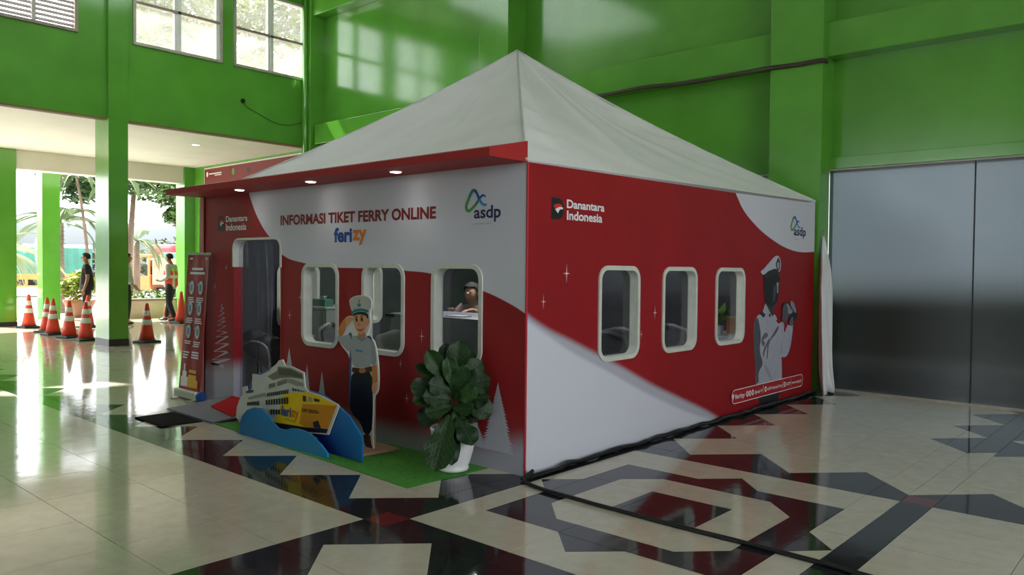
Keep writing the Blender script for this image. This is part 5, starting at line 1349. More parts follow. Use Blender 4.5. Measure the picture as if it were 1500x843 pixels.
for k in range(5):
    a = k * 2 * math.pi / 5; bm = bmesh.new(); tube(bm, [(0, 0, .07), (.27 * math.cos(a), .27 * math.sin(a), .03)], .022, 8, .014); obj('leg', bm, BLACK, oc)

# ------------------------------------------------------------------ people
def hand_pts(V, E, Rr, wi, w, d, side, curl=.3, k=1.0):
    """palm and five unequal fingers from wrist index wi; w wrist position, d hand direction, side: direction to the thumb."""
    d = Vector(d).normalized(); sd_ = Vector(side); sd_ = (sd_ - d * sd_.dot(d)).normalized(); n_ = d.cross(sd_)
    w = Vector(w)
    def add(p, r, a):
        V.append(tuple(p)); Rr.append(r); E.append((a, len(V) - 1)); return len(V) - 1
    pm = add(w + d * .045 * k, (.036 * k, .018 * k), wi)
    for o_, L_ in ((.026, .070), (.009, .080), (-.009, .074), (-.026, .058)):
        b = add(w + d * .088 * k + sd_ * o_ * k, .0105 * k, pm)
        m_ = add(w + d * (.088 + L_ * .5) * k + sd_ * o_ * 1.1 * k + n_ * curl * .02 * k, .009 * k, b)
        add(w + d * (.088 + L_ * .9) * k + sd_ * o_ * 1.1 * k + n_ * curl * .06 * k, .0075 * k, m_)
    t_ = add(w + d * .055 * k + sd_ * .040 * k + n_ * .006 * k, .011 * k, pm); add(w + d * .095 * k + sd_ * .052 * k + n_ * .012 * k, .009 * k, t_)

def person(loc, rz, label, J, skin_m, top_m, leg_m, hair_m, shoe_m, sleeve='long', vest=None, group=None, sc=1.0, head_d=(1, 0, 0), hood=None, seated=False):
    t = empty('person', loc, rz, label, 'person', group); t.scale = (sc,) * 3
    v3 = Vector
    V, E, Rr = [], [], []
    def add(p, r, a=None):
        V.append(tuple(p)); Rr.append(r)
        if a is not None: E.append((a, len(V) - 1))
        return len(V) - 1
    pel = add(J['pelvis'], (.105, .085)); ch = add(J['chest'], (.120, .092), pel); nb = add(J['neck'], .062, ch)
    hd = v3(J['head']); f = v3(head_d).normalized()
    nk = add(v3(J['neck']).lerp(hd, .38), .052, nb); hj = add(hd + f * .012 - v3((0, 0, .045)), (.070, .072), nk); hm = add(hd + v3((0, 0, .03)), (.086, .078), hj); add(hd - f * .01 + v3((0, 0, .085)), (.062, .056), hm)
    for s in ('l', 'r'):
        a = add(J['sh_' + s], .060, ch); b = add(J['el_' + s], .042, a); c = add(J['wr_' + s], .028, b)
        d = v3(J['wr_' + s]) - v3(J['el_' + s]); hand_pts(V, E, Rr, c, J['wr_' + s], J.get('hd_' + s, d), J.get('th_' + s, (1, 0, 0)), .5)
        h = add(J['hip_' + s], .090, pel); k = add(J['kn_' + s], .058, h); an = add(J['an_' + s], .040, k)
        heel = add(v3(J['an_' + s]) + v3((-.02, 0, -.045)), .036, an); ft = v3(J.get('ft_' + s, (1, 0, 0))); add(v3(J['an_' + s]) + ft * .15 + v3((0, 0, -.055)), .030, an)
    obj('body', skin(V, E, Rr, 2), skin_m, t, smooth=True)
    # face
    FD = mat('eye_dark', (.02, .015, .012), .3); lipm = mat('lip_tone', (.25, .09, .07), .5)
    sd_ = f.cross(v3((0, 0, 1))).normalized()
    bm = bmesh.new(); me = skin([tuple(hd + f * .078 + v3((0, 0, .02))), tuple(hd + f * .098 + v3((0, 0, -.008)))], [(0, 1)], [.010, .015], 2); obj('nose', me, skin_m, t, smooth=True)
    for s in (-1, 1):
        bm = bmesh.new(); bmesh.ops.create_icosphere(bm, subdivisions=1, radius=.010, matrix=Matrix.Translation(hd + f * .074 + sd_ * s * .030 + v3((0, 0, .022)))); obj('eye', bm, FD, t)
        bm = bmesh.new(); bmesh.ops.create_icosphere(bm, subdivisions=2, radius=.026, matrix=Matrix.Translation(hd - f * .01 + sd_ * s * .078) @ Matrix.Diagonal((.6, .5, 1.2, 1))); obj('ear', bm, skin_m, t, smooth=True)
    bm = bmesh.new(); bmesh.ops.create_icosphere(bm, subdivisions=1, radius=.02, matrix=Matrix.Translation(hd + f * .078 + v3((0, 0, -.045))) @ Matrix.Diagonal((.5, 1, .35, 1))); obj('mouth', bm, lipm, t)
    # hair: shell over crown and back of the head
    bm = bmesh.new(); bmesh.ops.create_icosphere(bm, subdivisions=3, radius=1.0)
    for v in bm.verts:
        q = v.co.copy(); w_ = f * q.x + sd_ * q.y + v3((0, 0, q.z))
        r_ = .101 + .004 * noise.noise(q * 6)
        v.co = hd - f * .012 + v3((0, 0, .032)) + v3((w_.x * r_, w_.y * r_ * .97, w_.z * r_ * 1.02))
    cut = [v for v in bm.verts if (v.co - hd).dot(f) > .045 - .5 * min(0, (v.co - hd).z - .075) * -1 and (v.co - hd).z < .075 or (v.co - hd).z < (-.03 if (v.co - hd).dot(f) < -.02 else .03)]
    if not hood: bmesh.ops.delete(bm, geom=cut, context='VERTS')
    else: bmesh.ops.delete(bm, geom=[v for v in bm.verts if (v.co - hd).dot(f) > .055 and abs((v.co - hd).z) < .07], context='VERTS')
    obj('headscarf' if hood else 'hair', bm, hood or hair_m, t, smooth=True)
    # upper garment
    V, E, Rr = [], [], []
    wz = v3(J['pelvis'])
    low = add(wz - v3((0, 0, .13)), (.165, .140)); pel = add(wz, (.168, .142), low); mid = add(wz.lerp(v3(J['chest']), .5), (.162, .132), pel); ch = add(J['chest'], (.176, .138), mid); add(v3(J['neck']) + v3((0, 0, .005)), .074, ch)
    for s in ('l', 'r'):
        a = add(J['sh_' + s], .074, ch)
        if sleeve == 'long':
            b = add(J['el_' + s], .056, a); add(v3(J['el_' + s]).lerp(v3(J['wr_' + s]), .95), .042, b)
        else: add(v3(J['sh_' + s]).lerp(v3(J['el_' + s]), .75), .064, a)
    obj('shirt', skin(V, E, Rr, 2), top_m, t, smooth=True)
    # trousers and shoes
    V, E, Rr = [], [], []
    pel = add(wz - v3((0, 0, .02)), (.145, .120)); add(wz + v3((0, 0, .12)), (.130, .105), pel)
    for s in ('l', 'r'):
        h = add(J['hip_' + s], .108, pel); k = add(J['kn_' + s], .078, h); add(v3(J['an_' + s]) + v3((0, 0, -.01)), .064, k)
    obj('trousers', skin(V, E, Rr, 2), leg_m, t, smooth=True)
    for s in ('l', 'r'):
        an = v3(J['an_' + s]); ft = v3(J.get('ft_' + s, (1, 0, 0)))
        me = skin([tuple(an + ft * -.04 + v3((0, 0, -.042))), tuple(an + ft * .06 + v3((0, 0, -.045))), tuple(an + ft * .17 + v3((0, 0, -.055)))], [(0, 1), (1, 2)], [(.044, .04), (.046, .04), (.04, .028)], 2)
        obj('shoe', me, shoe_m, t, smooth=True)
    if vest:
        V, E, Rr = [], [], []
        a0 = add(wz - v3((0, 0, .09)), (.188, .162)); a = add(wz + v3((0, 0, .03)), (.186, .160), a0); b = add(wz.lerp(v3(J['chest']), .5), (.182, .152), a); c = add(J['chest'], (.196, .158), b); add(v3(J['neck']) - v3((0, 0, .015)), .088, c)
        for s in ('l', 'r'): add(v3(J['chest']).lerp(v3(J['sh_' + s]), .95) + v3((0, 0, .012)), .090, c)
        obj('safety_vest', skin(V, E, Rr, 2), vest, t, smooth=True)
    return t

STAND = dict(pelvis=(0, 0, .93), chest=(.0, 0, 1.27), neck=(.0, 0, 1.45), head=(.03, 0, 1.60),
             sh_l=(0, .185, 1.40), el_l=(-.03, .23, 1.12), wr_l=(.04, .235, .88), sh_r=(0, -.185, 1.40), el_r=(-.03, -.23, 1.12), wr_r=(.05, -.23, .88),
             hip_l=(0, .09, .88), kn_l=(.02, .10, .48), an_l=(-.02, .10, .095), hip_r=(0, -.09, .88), kn_r=(.02, -.10, .48), an_r=(-.02, -.10, .095))
S1 = mat('skin_brown', (.28, .14, .085), .5, .06); S2 = mat('skin_tan', (.38, .20, .13), .5, .06)
HAIR = mat('black_hair', (.012, .010, .010), .8, .3, 40)
TROU = mat('black_trousers', (.014, .014, .017), .8, .2, 20); SHOE = mat('black_leather', (.012, .010, .010), .35, .2)
def vest_mat():
    m = bpy.data.materials.new('orange_safety_vest'); m.use_nodes = True; n, l = m.node_tree.nodes, m.node_tree.links; p = n['Principled BSDF']; p.inputs['Roughness'].default_value = .7
    tc = n.new('ShaderNodeTexCoord'); s = n.new('ShaderNodeSeparateXYZ'); l.new(tc.outputs['Object'], s.inputs[0])
    r = n.new('ShaderNodeValToRGB'); r.color_ramp.interpolation = 'CONSTANT'; e = r.color_ramp.elements
    OR = (.80, .09, .02, 1); WT = (.75, .75, .70, 1); YG = (.45, .50, .05, 1)
    mr = n.new('ShaderNodeMapRange'); mr.inputs['From Min'].default_value = .85; mr.inputs['From Max'].default_value = 1.5; l.new(s.outputs['Z'], mr.inputs['Value']); l.new(mr.outputs[0], r.inputs['Fac'])
    e[0].position = 0; e[0].color = OR; e[1].position = .38; e[1].color = WT
    for pos, c in ((.50, OR), (.66, YG), (.80, OR), (.90, YG)): q = e.new(pos); q.color = c
    # vertical reflective stripes
    ab = n.new('ShaderNodeMath'); ab.operation = 'ABSOLUTE'; l.new(s.outputs['Y'], ab.inputs[0])
    c1 = n.new('ShaderNodeMath'); c1.operation = 'COMPARE'; c1.inputs[1].default_value = .095; c1.inputs[2].default_value = .022; l.new(ab.outputs[0], c1.inputs[0])
    mx = n.new('ShaderNodeMix'); mx.data_type = 'RGBA'; l.new(c1.outputs[0], mx.inputs['Factor']); l.new(r.outputs['Color'], mx.inputs['A']); mx.inputs['B'].default_value = WT; l.new(mx.outputs['Result'], p.inputs['Base Color'])
    return m
face_left = math.atan2(-.62, -.78)
J = dict(STAND); J.update(head=(.055, 0, 1.595), wr_l=(.17, .17, 1.02), el_l=(-.05, .23, 1.13), hd_l=(1, -.4, .1), kn_r=(.10, -.10, .49), an_r=(.17, -.10, .095), kn_l=(.0, .10, .48), an_l=(-.15, .10, .095), wr_r=(.10, -.22, .90))
person((-16.45, 5.05, 0), face_left, 'man in an orange reflective vest over a grey shirt, standing between traffic cones', J, S1, mat('grey_shirt', (.42, .42, .43), .8, .05), TROU, HAIR, SHOE, 'long', vest_mat(), head_d=(1, 0, -.15), sc=1.02)
J = dict(STAND); J.update(el_r=(-.08, -.22, 1.13), wr_r=(-.02, -.22, .88))
person((-16.3, 2.98, 0), face_left + .5, 'man in a black T-shirt and black trousers, partly behind the green column', J, S1, mat('black_tshirt', (.014, .014, .016), .85, .2), TROU, HAIR, SHOE, 'short', sc=1.0)
J = dict(STAND); J.update(wr_l=(.12, .26, .95), el_l=(-.04, .26, 1.14), wr_r=(.14, -.24, .98), el_r=(-.04, -.25, 1.14))
person((-15.9, 3.73, 0), math.atan2(.55, .3), 'person in a pale grey shirt and black trousers, mostly hidden by the green column', J, S2, mat('pale_grey_shirt', (.50, .50, .50), .8, .05), TROU, HAIR, SHOE, 'long', sc=1.0)
# woman seated at the table in the booth
J = dict(pelvis=(0, 0, .50), chest=(.05, 0, .84), neck=(.09, 0, 1.02), head=(.14, 0, 1.16), sh_l=(.06, .17, .97), hd_l=(1, -.5, -.05), hd_r=(1, .5, -.05), th_l=(0, -1, 0), th_r=(0, 1, 0), el_l=(.16, .24, .86), wr_l=(.34, .14, .985), sh_r=(.06, -.17, .97), el_r=(.16, -.24, .86), wr_r=(.34, -.14, .985),
         hip_l=(.02, .09, .48), kn_l=(.42, .10, .50), an_l=(.40, .10, .095), hip_r=(.02, -.09, .48), kn_r=(.42, -.10, .50), an_r=(.40, -.10, .095))
person((-2.66, 2.24, .03), R(-75), 'seated person with black hair and muted pink top behind the cloth-covered booth table', J, S2, mat('muted_pink_top', (.20, .12, .13), .8, .1), TROU, HAIR, SHOE, 'long', sc=.98)
stl = empty('stool', (-2.66, 2.24, 0), label='dark stool under the person seated at the booth table', cat='stool')
bm = bmesh.new(); lathe(bm, [(.2, .34), (.21, .36), (.2, .38)], 20); obj('seat', bm, BLACK, stl)
for k in range(4):
    a = k * math.pi / 2 + .8; bm = bmesh.new(); tube(bm, [(.14 * math.cos(a), .14 * math.sin(a), .34), (.19 * math.cos(a), .19 * math.sin(a), .002)], .013, 8); obj('leg', bm, BLACK, stl)

# ------------------------------------------------------------------ traffic cones
CO = mat('cone_orange', (.74, .055, .020), .45, .06, 5); CW = mat('cone_reflective', (.70, .70, .66), .4, .05, 30); CB = mat('cone_black_base', (.015, .015, .016), .6)
def cone(loc, label, rz, plain=False, s=1.0):
    t = empty('traffic_cone', loc, rz, label, 'cone', 'orange traffic cones by the arcade'); t.scale = (s,) * 3
    bm = bmesh.new(); bx(bm, -.18, .18, -.18, .18, .0, .035, 0, .012); lathe(bm, [(.165, .03), (.15, .055)], 20); obj('base', bm, CB, t)
    r_ = lambda z: .138 - (z - .04) / .68 * .108
    bm = bmesh.new(); lathe(bm, [(r_(z), z) for z in (.04, .2, .4, .6, .71)] + [(.026, .735), (.018, .74)], 24); obj('cone_body', bm, CO, t, smooth=True)
    if not plain:
        for z0_, z1_ in ((.33, .43), (.50, .60)):
            bm = bmesh.new(); A_ = [(r_(z0_) + .001, z0_), (r_(z0_) + .004, z0_ + .003), (r_(z1_) + .004, z1_ - .003), (r_(z1_) + .001, z1_)]; lathe(bm, A_, 24); obj('reflective_band', bm, CW, t, smooth=True)
    return t
cone((-16.45, 1.80, 0), 'leftmost orange traffic cone, standing beside the outermost green column', .2, s=1.03)
cone((-14.95, 1.70, 0), 'second orange traffic cone, overlapping the third in the row', .5)
cone((-14.15, 1.56, 0), 'third orange traffic cone of the row, in front of the forecourt column', .1)
cone((-13.25, 1.56, 0), 'fourth orange traffic cone of the row, standing alone before the terracotta planter', .3)
cone((-12.45, 1.58, 0), 'fifth orange traffic cone, nearest the big green column on its left side', .0)
cone((-11.30, 2.24, 0), 'orange traffic cone standing alone just past the big green column', .25)
cone((-15.75, 2.80, 0), 'orange traffic cone behind the others at the feet of the man in black', .6)
cone((-17.25, 5.36, 0), 'orange traffic cone right behind the man in the vest', .4)
cone((-15.7, 4.97, 0), 'plain orange traffic cone without bands, beside the man in the vest', .2, True, 1.08)

# red banner in the arcade
cbn = empty('wall_banner', (0, 5.985, 0), label='long dark red banner on the green arcade wall above the booth shelf', cat='banner')
obj('banner_sheet', box(-16.45, -11.85, -.03, -.012, 3.05, 4.0), C('banner_dark_red', 120, 28, 32, .4), cbn)
bm = bmesh.new(); bx(bm, -16.50, -11.80, -.012, .012, 3.0, 4.04); obj('banner_frame', bm, mat('white_window_frame', (.75, .75, .72)), cbn)
bm = bmesh.new()
flat(bm, [(-16.30 + .05 * math.cos(a), 3.86 + .07 * math.sin(a)) for a in [i * .6 for i in range(10)]], 'y', -.032)
for u0_, u1_, z_ in ((-16.2, -15.55, 3.85), (-15.9, -15.55, 3.80)): flat(bm, rc(u0_, u1_, z_, z_ + .028), 'y', -.032)
rd = random.Random(2); u = -15.5
while u < -12.6:
    w_ = rd.uniform(.05, .10); flat(bm, rc(u, u + w_, 3.50, 3.56), 'y', -.032); u += w_ + .035
obj('banner_marks', bm, P_WHITE, cbn)
bm = bmesh.new(); flat(bm, [(-14.95 + .07 * math.cos(i * .6), 3.84 + .09 * math.sin(i * .6)) for i in range(10)], 'y', -.032, 0); flat(bm, [(-14.2 + .08 * math.cos(i * .6), 3.82 + .07 * math.sin(i * .6)) for i in range(10)], 'y', -.032, 1); flat(bm, rc(-12.62, -12.52, 3.70, 3.92), 'y', -.032, 2); flat(bm, rc(-12.46, -12.38, 3.72, 3.92), 'y', -.032, 2)
obj('banner_emblems', bm, [P_GREEN, P_NAVY, C('emblem_gold', 200, 160, 60)], cbn)

# ------------------------------------------------------------------ outdoors
ASPH = mat('pale_concrete_yard', (.42, .41, .39), .8, .10, .6)
obj('ground', box(-140, -18.6, -80, 110, -.5, -.18), ASPH, kind='structure')
obj('ground_front', box(-18.6, 40, -80, -28.0, -.5, -.16), ASPH, kind='structure')
obj('ground_right', box(9.0, 40, -28.0, 110, -.5, -.16), ASPH, kind='structure')
obj('forecourt_step', box(-21.0, -18.6, -28, 9, -.18, -.012), mat('pale_stone_step', (.55, .53, .49), .5, .06, 2), kind='structure')
def foliage(name, parent, centers, n, size, m, seed, squash=.75):
    rd = random.Random(seed); vs, fs = [], []
    for _ in range(n):
        c, r_ = rd.choice(centers); q = Vector((rd.gauss(0, 1), rd.gauss(0, 1), rd.gauss(0, 1))).normalized() * (r_ * rd.random() ** .45); q.z *= squash
        p = Vector(c) + q; a = Vector((rd.uniform(-1, 1), rd.uniform(-1, 1), rd.uniform(-.6, .6))).normalized(); b = a.cross(Vector((rd.uniform(-1, 1), rd.uniform(-1, 1), 1))).normalized()
        s = size * rd.uniform(.6, 1.3); k = len(vs)
        vs += [tuple(p - a * s), tuple(p + b * s * .45), tuple(p + a * s), tuple(p - b * s * .45)]; fs.append((k, k + 1, k + 2, k + 3))
    me = bpy.data.meshes.new(name); me.from_pydata(vs, [], fs); me.materials.append(m)
    return obj(name, me, None, parent, kind='stuff')
LF = [mat('tree_leaf_mid', (.085, .16, .035), .5, .3, .8), mat('tree_leaf_dark', (.050, .105, .030), .5, .3, .8), mat('tree_leaf_yellow', (.22, .23, .05), .5, .3, .8), mat('hedge_leaf', (.12, .22, .04), .5, .3, 3)]
BARK = mat('tree_bark', (.16, .11, .075), .9, .3, 6, stretch=(1, 1, .3))
def tree(name, loc, trunk, centers, n, size, m, seed, label, group=None):
    t = empty(name, loc, 0, label, 'tree', group)
    bm = bmesh.new()
    for pts, r0, r1 in trunk: tube(bm, spline([Vector(p) for p in pts], 4), r0, 9, r1)
    obj('trunk', bm, BARK, t, smooth=True); foliage('crown', t, centers, n, size, m, seed)
    return t
tree('broadleaf_tree', (-24.5, 9.35, -.18), [([(0, 0, 0), (.1, 0, 1.8), (.3, -.3, 3.6), (.2, -1.2, 4.6)], .20, .06), ([(.3, -.3, 3.4), (-.2, .8, 5.0)], .10, .04)], [((.2, -1.0, 4.5), 1.1), ((.5, -2.0, 4.7), .9), ((.2, -.3, 4.0), .8), ((-.4, .8, 4.8), 1.2), ((.3, -.5, 3.4), .5), ((.4, -2.6, 5.0), .9), ((.1, -.9, 5.3), 1.1)], 4600, .13, LF[0], 21, 'leafy green tree hanging into view between the column and the booth shelf')
tree('broadleaf_tree', (-25.5, 7.6, -.18), [([(0, 0, 0), (.05, .1, 2.5), (.3, .2, 5.0)], .16, .06)], [((.2, .2, 5.0), 1.2), ((.0, -1.2, 4.7), 1.0), ((.2, -2.0, 4.8), 1.0), ((.1, -1.6, 4.2), .7), ((0, -.6, 4.2), .6)], 2600, .13, LF[1], 22, 'dark green tree crown just left of the big column, above the truck')
tree('tall_tree', (-27.5, 7.8, -.18), [([(0, 0, 0), (.1, 0, 4), (0, 1.2, 9)], .16, .08)], [((0, 1.6, 9.9), 2.0), ((.3, .2, 9.0), 1.6), ((0, 2.9, 9.6), 1.6), ((0, 1.6, 12), 2.2), ((0, .4, 11), 1.6), ((0, 2.8, 11.6), 1.8), ((0, 3.0, 13.3), 1.8)], 7500, .16, LF[2], 23, 'tall yellow-green tree seen through the left of the two upper windows')
tree('tall_tree', (-32.5, 17.6, -.18), [([(0, 0, 0), (-.1, .2, 4), (0, 0, 10)], .18, .08)], [((0, 0, 11.4), 2.5), ((.2, -1.9, 11.1), 2.0), ((0, 2.1, 11.1), 2.1), ((0, .3, 14), 2.5), ((0, -1.8, 13.5), 2.1), ((0, 2.1, 13.7), 2.1), ((0, 0, 15.6), 2.3)], 7500, .19, LF[2], 24, 'tall yellow-green tree seen through the upper window next to the corner')
# palms
def palm(loc, h, r, nf, L, label, seed, lean=(0, 0), m=None, group=None):
    rd = random.Random(seed); t = empty('palm_tree', loc, 0, label, 'palm', group)
    bm = bmesh.new(); tube(bm, [(lean[0] * (k / 8) ** 2, lean[1] * (k / 8) ** 2, h * k / 8) for k in range(9)], r, 10, r * .7)
    for k in range(1, 22):
        q = k / 22; lathe(bm, [(r * (1.08 - .3 * q), -.012), (r * (1.14 - .3 * q), .0), (r * (1.08 - .3 * q), .012)], 10, (lean[0] * q * q, lean[1] * q * q, h * q))
    obj('trunk', bm, BARK, t)
    me = bpy.data.meshes.new('frond'); vs, fs = [], []
    N = 22; sp = []
    for k in range(N + 1):
        q = k / N; sp.append(Vector((L * (q - .12 * q * q), 0, L * (.48 * q - 1.0 * q * q))))
    for k in range(N):
        w_ = .03 * (1 - k / N) + .006; a, b = sp[k], sp[k + 1]; i = len(vs); vs += [(a.x, -w_, a.z), (a.x, w_, a.z), (b.x, w_, b.z), (b.x, -w_, b.z)]; fs.append((i, i + 1, i + 2, i + 3))
        for s in (-1, 1):
            if k < 2: continue
            ll = L * .22 * math.sin(math.pi * (k / N) ** .8) + .05
            for h_ in (0, .5):
                a_ = a.lerp(b, h_); d = Vector((.62, s * .75, -.35 - .4 * k / N)).normalized() * ll; i = len(vs)
                vs += [tuple(a_), tuple(a_ + d * .5 + Vector((.012, 0, .01))), tuple(a_ + d), tuple(a_ + d * .5 - Vector((.012, 0, .01)))];     fs.append((i, i + 1, i + 2, i + 3))
    me.from_pydata(vs, [], fs); me.materials.append(m or mat('palm_frond', (.14, .20, .08), .5, .25, 2))
    for k in range(nf):
        o = obj('frond', me, None, t); o.location = (lean[0], lean[1], h); o.rotation_euler = (rd.uniform(-.2, .2), rd.uniform(-.75, .45), k * 2 * math.pi / nf + rd.uniform(-.2, .2)); s = rd.uniform(.8, 1.1); o.scale = (s, s, s)
    return t
palm((-25.0, 5.25, -.18), 3.0, .16, 14, 1.7, 'palm with a thick brown trunk standing in front of the green truck', 31)
palm((-23.5, 2.85, -.18), 2.0, .14, 13, 2.1, 'pale drooping palm left of the forecourt column', 32, m=mat('pale_palm_frond', (.30, .31, .16), .5, .25, 2))
palm((-24.2, 5.9, -.18), 4.6, .06, 8, 1.3, 'slender pale palm stem rising beside the thick palm trunk', 33, (.2, -.5))
palm((-23.2, 6.35, -.18), 4.4, .045, 8, 1.2, 'thin pale palm stem close to the big green column', 34, (-.1, .1))
palm((-29, 9.4, -.18), 2.6, .15, 11, 1.6, 'far palm whose fronds show right of the big column', 35)
# planter wall with hedge
pl_ = empty('planter_wall', (0, 0, 0), label='low pinkish planter wall with a clipped hedge behind the man in the vest', cat='planter')
obj('wall', box(-18.45, -18.20, 4.25, 9.0, -.01, .47, .01), mat('pink_plaster', (.55, .43, .39), .7, .06, 3), pl_)
obj('coping', box(-18.50, -18.15, 4.22, 9.0, .47, .53, .008), mat('brown_coping', (.25, .18, .15), .6, .1, 5), pl_)
foliage('hedge', pl_, [((-18.75, 4.5 + k * .31, .55), .30) for k in range(15)], 1800, .06, LF[3], 41)
obj('soil_bed', box(-19.1, -18.45, 4.5, 9.0, -.01, .40), mat('planter_soil', (.06, .04, .03), .9), pl_)
bpot = empty('blue_planter', (-20.6, 2.32, -.012), label='blue round planter with pinkish shrub between the two left columns', cat='planter')
bm = bmesh.new(); lathe(bm, [(.27, 0), (.34, .50), (.36, .52), (.33, .52), (.31, .45)], 24); obj('pot', bm, C('planter_blue', 75, 95, 185, .4), bpot, smooth=True)
foliage('shrub', bpot, [((0, 0, .75), .32), ((.1, .2, 1.0), .3), ((0, -.1, 1.15), .22)], 500, .07, mat('pinkish_leaf', (.38, .25, .20), .6, .3, 4), 42)
tpot = empty('terracotta_planter', (-19.75, 4.02, -.012), label='terracotta bowl planter with a yellow-green shrub beside the man in black', cat='planter')
bm = bmesh.new(); lathe(bm, [(.16, 0), (.26, .12), (.38, .38), (.42, .48), (.38, .48), (.34, .40)], 24); obj('pot', bm, C('terracotta', 175, 120, 95, .7), tpot, smooth=True)
foliage('shrub', tpot, [((0, 0, .68), .36), ((.0, .3, .85), .34), ((0, -.32, .85), .3), ((0, 0, 1.05), .32)], 900, .09, mat('yellow_green_leaf', (.36, .42, .07), .5, .3, 4), 43)

# vehicles in the yard
def wheel(parent, x, y, z, r, w, ax='x'):
    bm = bmesh.new(); d = Vector((w / 2, 0, 0)) if ax == 'x' else Vector((0, w / 2, 0)); c = Vector((x, y, z))
    tube(bm, [c - d, c + d], r, 20); o = obj('wheel', bm, mat('tyre_rubber', (.02, .02, .02), .8), parent)
    bm = bmesh.new(); tube(bm, [c - d * 1.05, c + d * 1.05], r * .5, 14); obj('hub', bm, mat('wheel_hub', (.30, .28, .26), .5), o)
tk = empty('tarpaulin_truck', (-41.6, 6.4, -.18), math.atan2(.94, .31), 'long truck with a green ribbed tarpaulin over an orange frame, parked in the yard', 'truck')
bm = bmesh.new(); N = 60
for s, (xa, xb) in enumerate(((-7, 5.5),)):
    pr_ = []
    for k in range(N + 1):
        x_ = xa + (xb - xa) * k / N; o_ = .05 if k % 2 else 0
        pr_.append([bm.verts.new((x_, -1.2 + o_, 1.15)), bm.verts.new((x_, -1.2 + o_, 2.45)), bm.verts.new((x_, -.95, 2.62)), bm.verts.new((x_, .95, 2.62)), bm.verts.new((x_, 1.2 - o_, 2.45)), bm.verts.new((x_, 1.2 - o_, 1.15))])
    for A, B in zip(pr_, pr_[1:]):
        for k in range(5): bm.faces.new((A[k], B[k], B[k + 1], A[k + 1])).material_index = 1 if k in (1, 2, 3) else 0
    bm.faces.new(pr_[0]); bm.faces.new(pr_[-1][::-1])
bmesh.ops.recalc_face_normals(bm, faces=bm.faces)
obj('tarpaulin', bm, [mat('green_tarpaulin', (.045, .20, .15), .6, .15, 2), mat('white_tarpaulin_top', (.75, .78, .78), .6, .05)], tk)
OR_ = mat('truck_orange', (.62, .24, .03), .5, .1, 2)
bm = bmesh.new(); bx(bm, -7, 5.5, -1.22, 1.22, .86, 1.15)
for k in range(10): bx(bm, -7 + k * 1.37, -6.88 + k * 1.37, -1.25, -1.2, .50, .90)
bx(bm, -7, 5.5, -1.24, -1.2, .50, .58); obj('orange_frame', bm, OR_, tk)
obj('chassis', box(-7, 7.4, -.5, .5, .55, .86), BLACK, tk)
for x_ in (-5.6, -4.5, 3.6, 6.6):
    for y_ in (-1.05, 1.05): wheel(tk, x_, y_, .48, .48, .3, 'y')
obj('cab', box(5.7, 7.6, -1.15, 1.15, .5, 2.5, .12), OR_, tk)
# orange cab truck
ok = empty('orange_truck', (-33.4, 11.55, -.18), math.atan2(-.66, -.75) + .0, 'orange open-cab truck parked in the yard left of the man in the vest', 'truck')
cabm = mat('cab_orange', (.66, .22, .06), .45, .08, 3)
bm = bmesh.new()
# cab: pillars, roof, floor, lower panels (open side windows)
for a in ((-.75, -.65, -1.0, -.92), (.65, .75, -1.0, -.92), (-.75, -.65, .92, 1.0), (.60, .75, .92, 1.0)): bx(bm, a[0], a[1], a[2], a[3], 1.15, 2.0)
bx(bm, -.80, .80, -1.02, 1.02, 2.0, 2.12, 0, .04); bx(bm, -.80, .80, -1.0, 1.0, .50, .62); bx(bm, -.80, .80, -1.0, -.94, .62, 1.15); bx(bm, -.80, .80, .94, 1.0, .62, 1.15); bx(bm, .72, .80, -1.0, 1.0, .62, 1.15); bx(bm, -.80, -.74, -1.0, 1.0, .62, 1.2)
obj('cab', bm, cabm, ok)
obj('windscreen', box(.70, .72, -.92, .92, 1.15, 2.0), CLEAR, ok)
obj('seat', (lambda b_: (bx(b_, -.6, -.1, -.8, -.2, .62, 1.05, 0, .05), bx(b_, -.62, -.42, -.8, -.2, 1.0, 1.65, 0, .06), bx(b_, -.6, -.1, .2, .8, .62, 1.05, 0, .05), bx(b_, -.62, -.42, .2, .8, 1.0, 1.65, 0, .06), b_)[-1])(bmesh.new()), BLACK, ok)
bm = bmesh.new()
for k in range(16): a = 2 * math.pi * k / 16; b = 2 * math.pi * (k + 1) / 16; tube(bm, [(.42 + .06 * math.sin(a), .5 + .2 * math.cos(a), 1.3 + .19 * math.sin(a)), (.42 + .06 * math.sin(b), .5 + .2 * math.cos(b), 1.3 + .19 * math.sin(b))], .018, 5, cap=False)
obj('steering_wheel', bm, BLACK, ok)
obj('bonnet', box(.8, 1.5, -.8, .8, .5, 1.05, .08), cabm, ok); obj('bumper', box(1.5, 1.62, -1.0, 1.0, .38, .62, .03), BLACK, ok)
obj('cargo_bed', box(-4.6, -.9, -1.1, 1.1, .75, 1.95, .03), mat('faded_orange_bed', (.62, .33, .20), .6, .1, 2), ok); obj('green_load', box(-4.2, -1.2, -.95, .95, 1.955, 2.2, .05), mat('green_load', (.10, .36, .20), .6, .1), ok)
obj('chassis', box(-4.6, 1.4, -.45, .45, .35, .6), BLACK, ok)
for x_ in (.95, -3.6):
    for y_ in (-.92, .92): wheel(ok, x_, y_, .42, .42, .28, 'y')
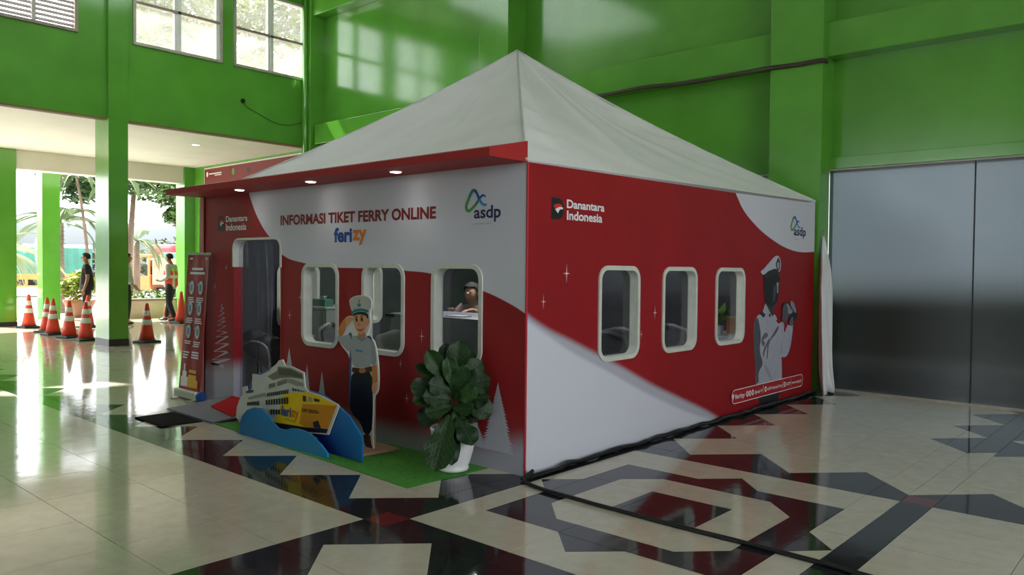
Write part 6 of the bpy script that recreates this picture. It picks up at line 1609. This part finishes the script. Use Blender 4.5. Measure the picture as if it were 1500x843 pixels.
# red and white truck
rw = empty('red_white_truck', (-36.6, 14.45, -.18), math.atan2(-.9, .1), 'white truck with a red roof parked behind the man in the vest', 'truck')
obj('cab', box(-.9, .9, -1.1, 1.1, .5, 2.0, .1), mat('truck_white', (.72, .72, .72), .4, .04), rw); obj('roof', box(-.95, .8, -1.12, 1.12, 2.0, 2.7, .2), mat('truck_red', (.60, .05, .06), .4, .06), rw)
obj('window', box(-.3, .5, -1.115, -1.09, 1.25, 1.85, .0), BLACK, rw); obj('windscreen', box(.895, .915, -.95, .95, 1.2, 1.9), BLACK, rw); obj('box_body', box(-6.2, -1.0, -1.15, 1.15, .8, 2.5, .04), mat('truck_white', (.72, .72, .72)), rw); obj('chassis', box(-6.2, .9, -.45, .45, .4, .8), BLACK, rw); obj('bumper', box(.9, 1.02, -1.1, 1.1, .4, .75, .03), BLACK, rw)
for x_ in (.2, -5):
    for y_ in (-1.0, 1.0): wheel(rw, x_, y_, .45, .45, .28, 'y')
# far tree belt and hill, distance haze put into their colours
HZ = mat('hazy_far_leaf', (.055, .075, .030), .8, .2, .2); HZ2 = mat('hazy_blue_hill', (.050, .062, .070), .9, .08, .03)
for i, (x_, y_, s) in enumerate(((-60, 19.8, 1.0), (-62, 27.2, 1.2), (-58, 32.5, .9), (-64, 40, 1.3), (-61, 11.2, 1.1), (-64, 2.5, 1.2))):
    t = tree('far_tree', (x_, y_, -.18), [([(0, 0, 0), (0, 0, 1.5), (.1, 0, 3)], .2, .08)], [((0, 0, 2.2 * s), 1.9 * s), ((.5, 2.2, 1.8 * s), 1.6 * s), ((0, -2.2, 1.9 * s), 1.7 * s), ((0, 0, 1.0), 1.6)], 900, .30, HZ, 50 + i, ['hazy far tree right behind the white and red truck', 'tallest hazy far tree, behind the man in the vest', 'small hazy far tree close to the arcade column by the booth', 'hazy far tree at the end of the belt, hidden behind the booth', 'hazy far tree behind the orange truck and the big column', 'hazy far tree behind the palm and the tarpaulin truck'][i], 'hazy trees at the far side of the yard')
vs, fs = [], []; N = 40
for i in range(N + 1):
    y_ = -60 + 170 * i / N; hgt = 8.5 + 3.0 * noise.noise(Vector((y_ * .04, 1, 0))) + 1.2 * noise.noise(Vector((y_ * .13, 5, 0)))
    for j, (dx, fz) in enumerate(((0, 0), (-6, .45), (-14, .85), (-22, 1), (-40, 0))): vs.append((-92 + dx, y_, -.2 + hgt * fz))
for i in range(N):
    for j in range(4): a = i * 5 + j; fs.append((a, a + 1, a + 6, a + 5))
me = bpy.data.meshes.new('hill'); me.from_pydata(vs, [], fs); obj('hill', me, HZ2, smooth=True, kind='structure')
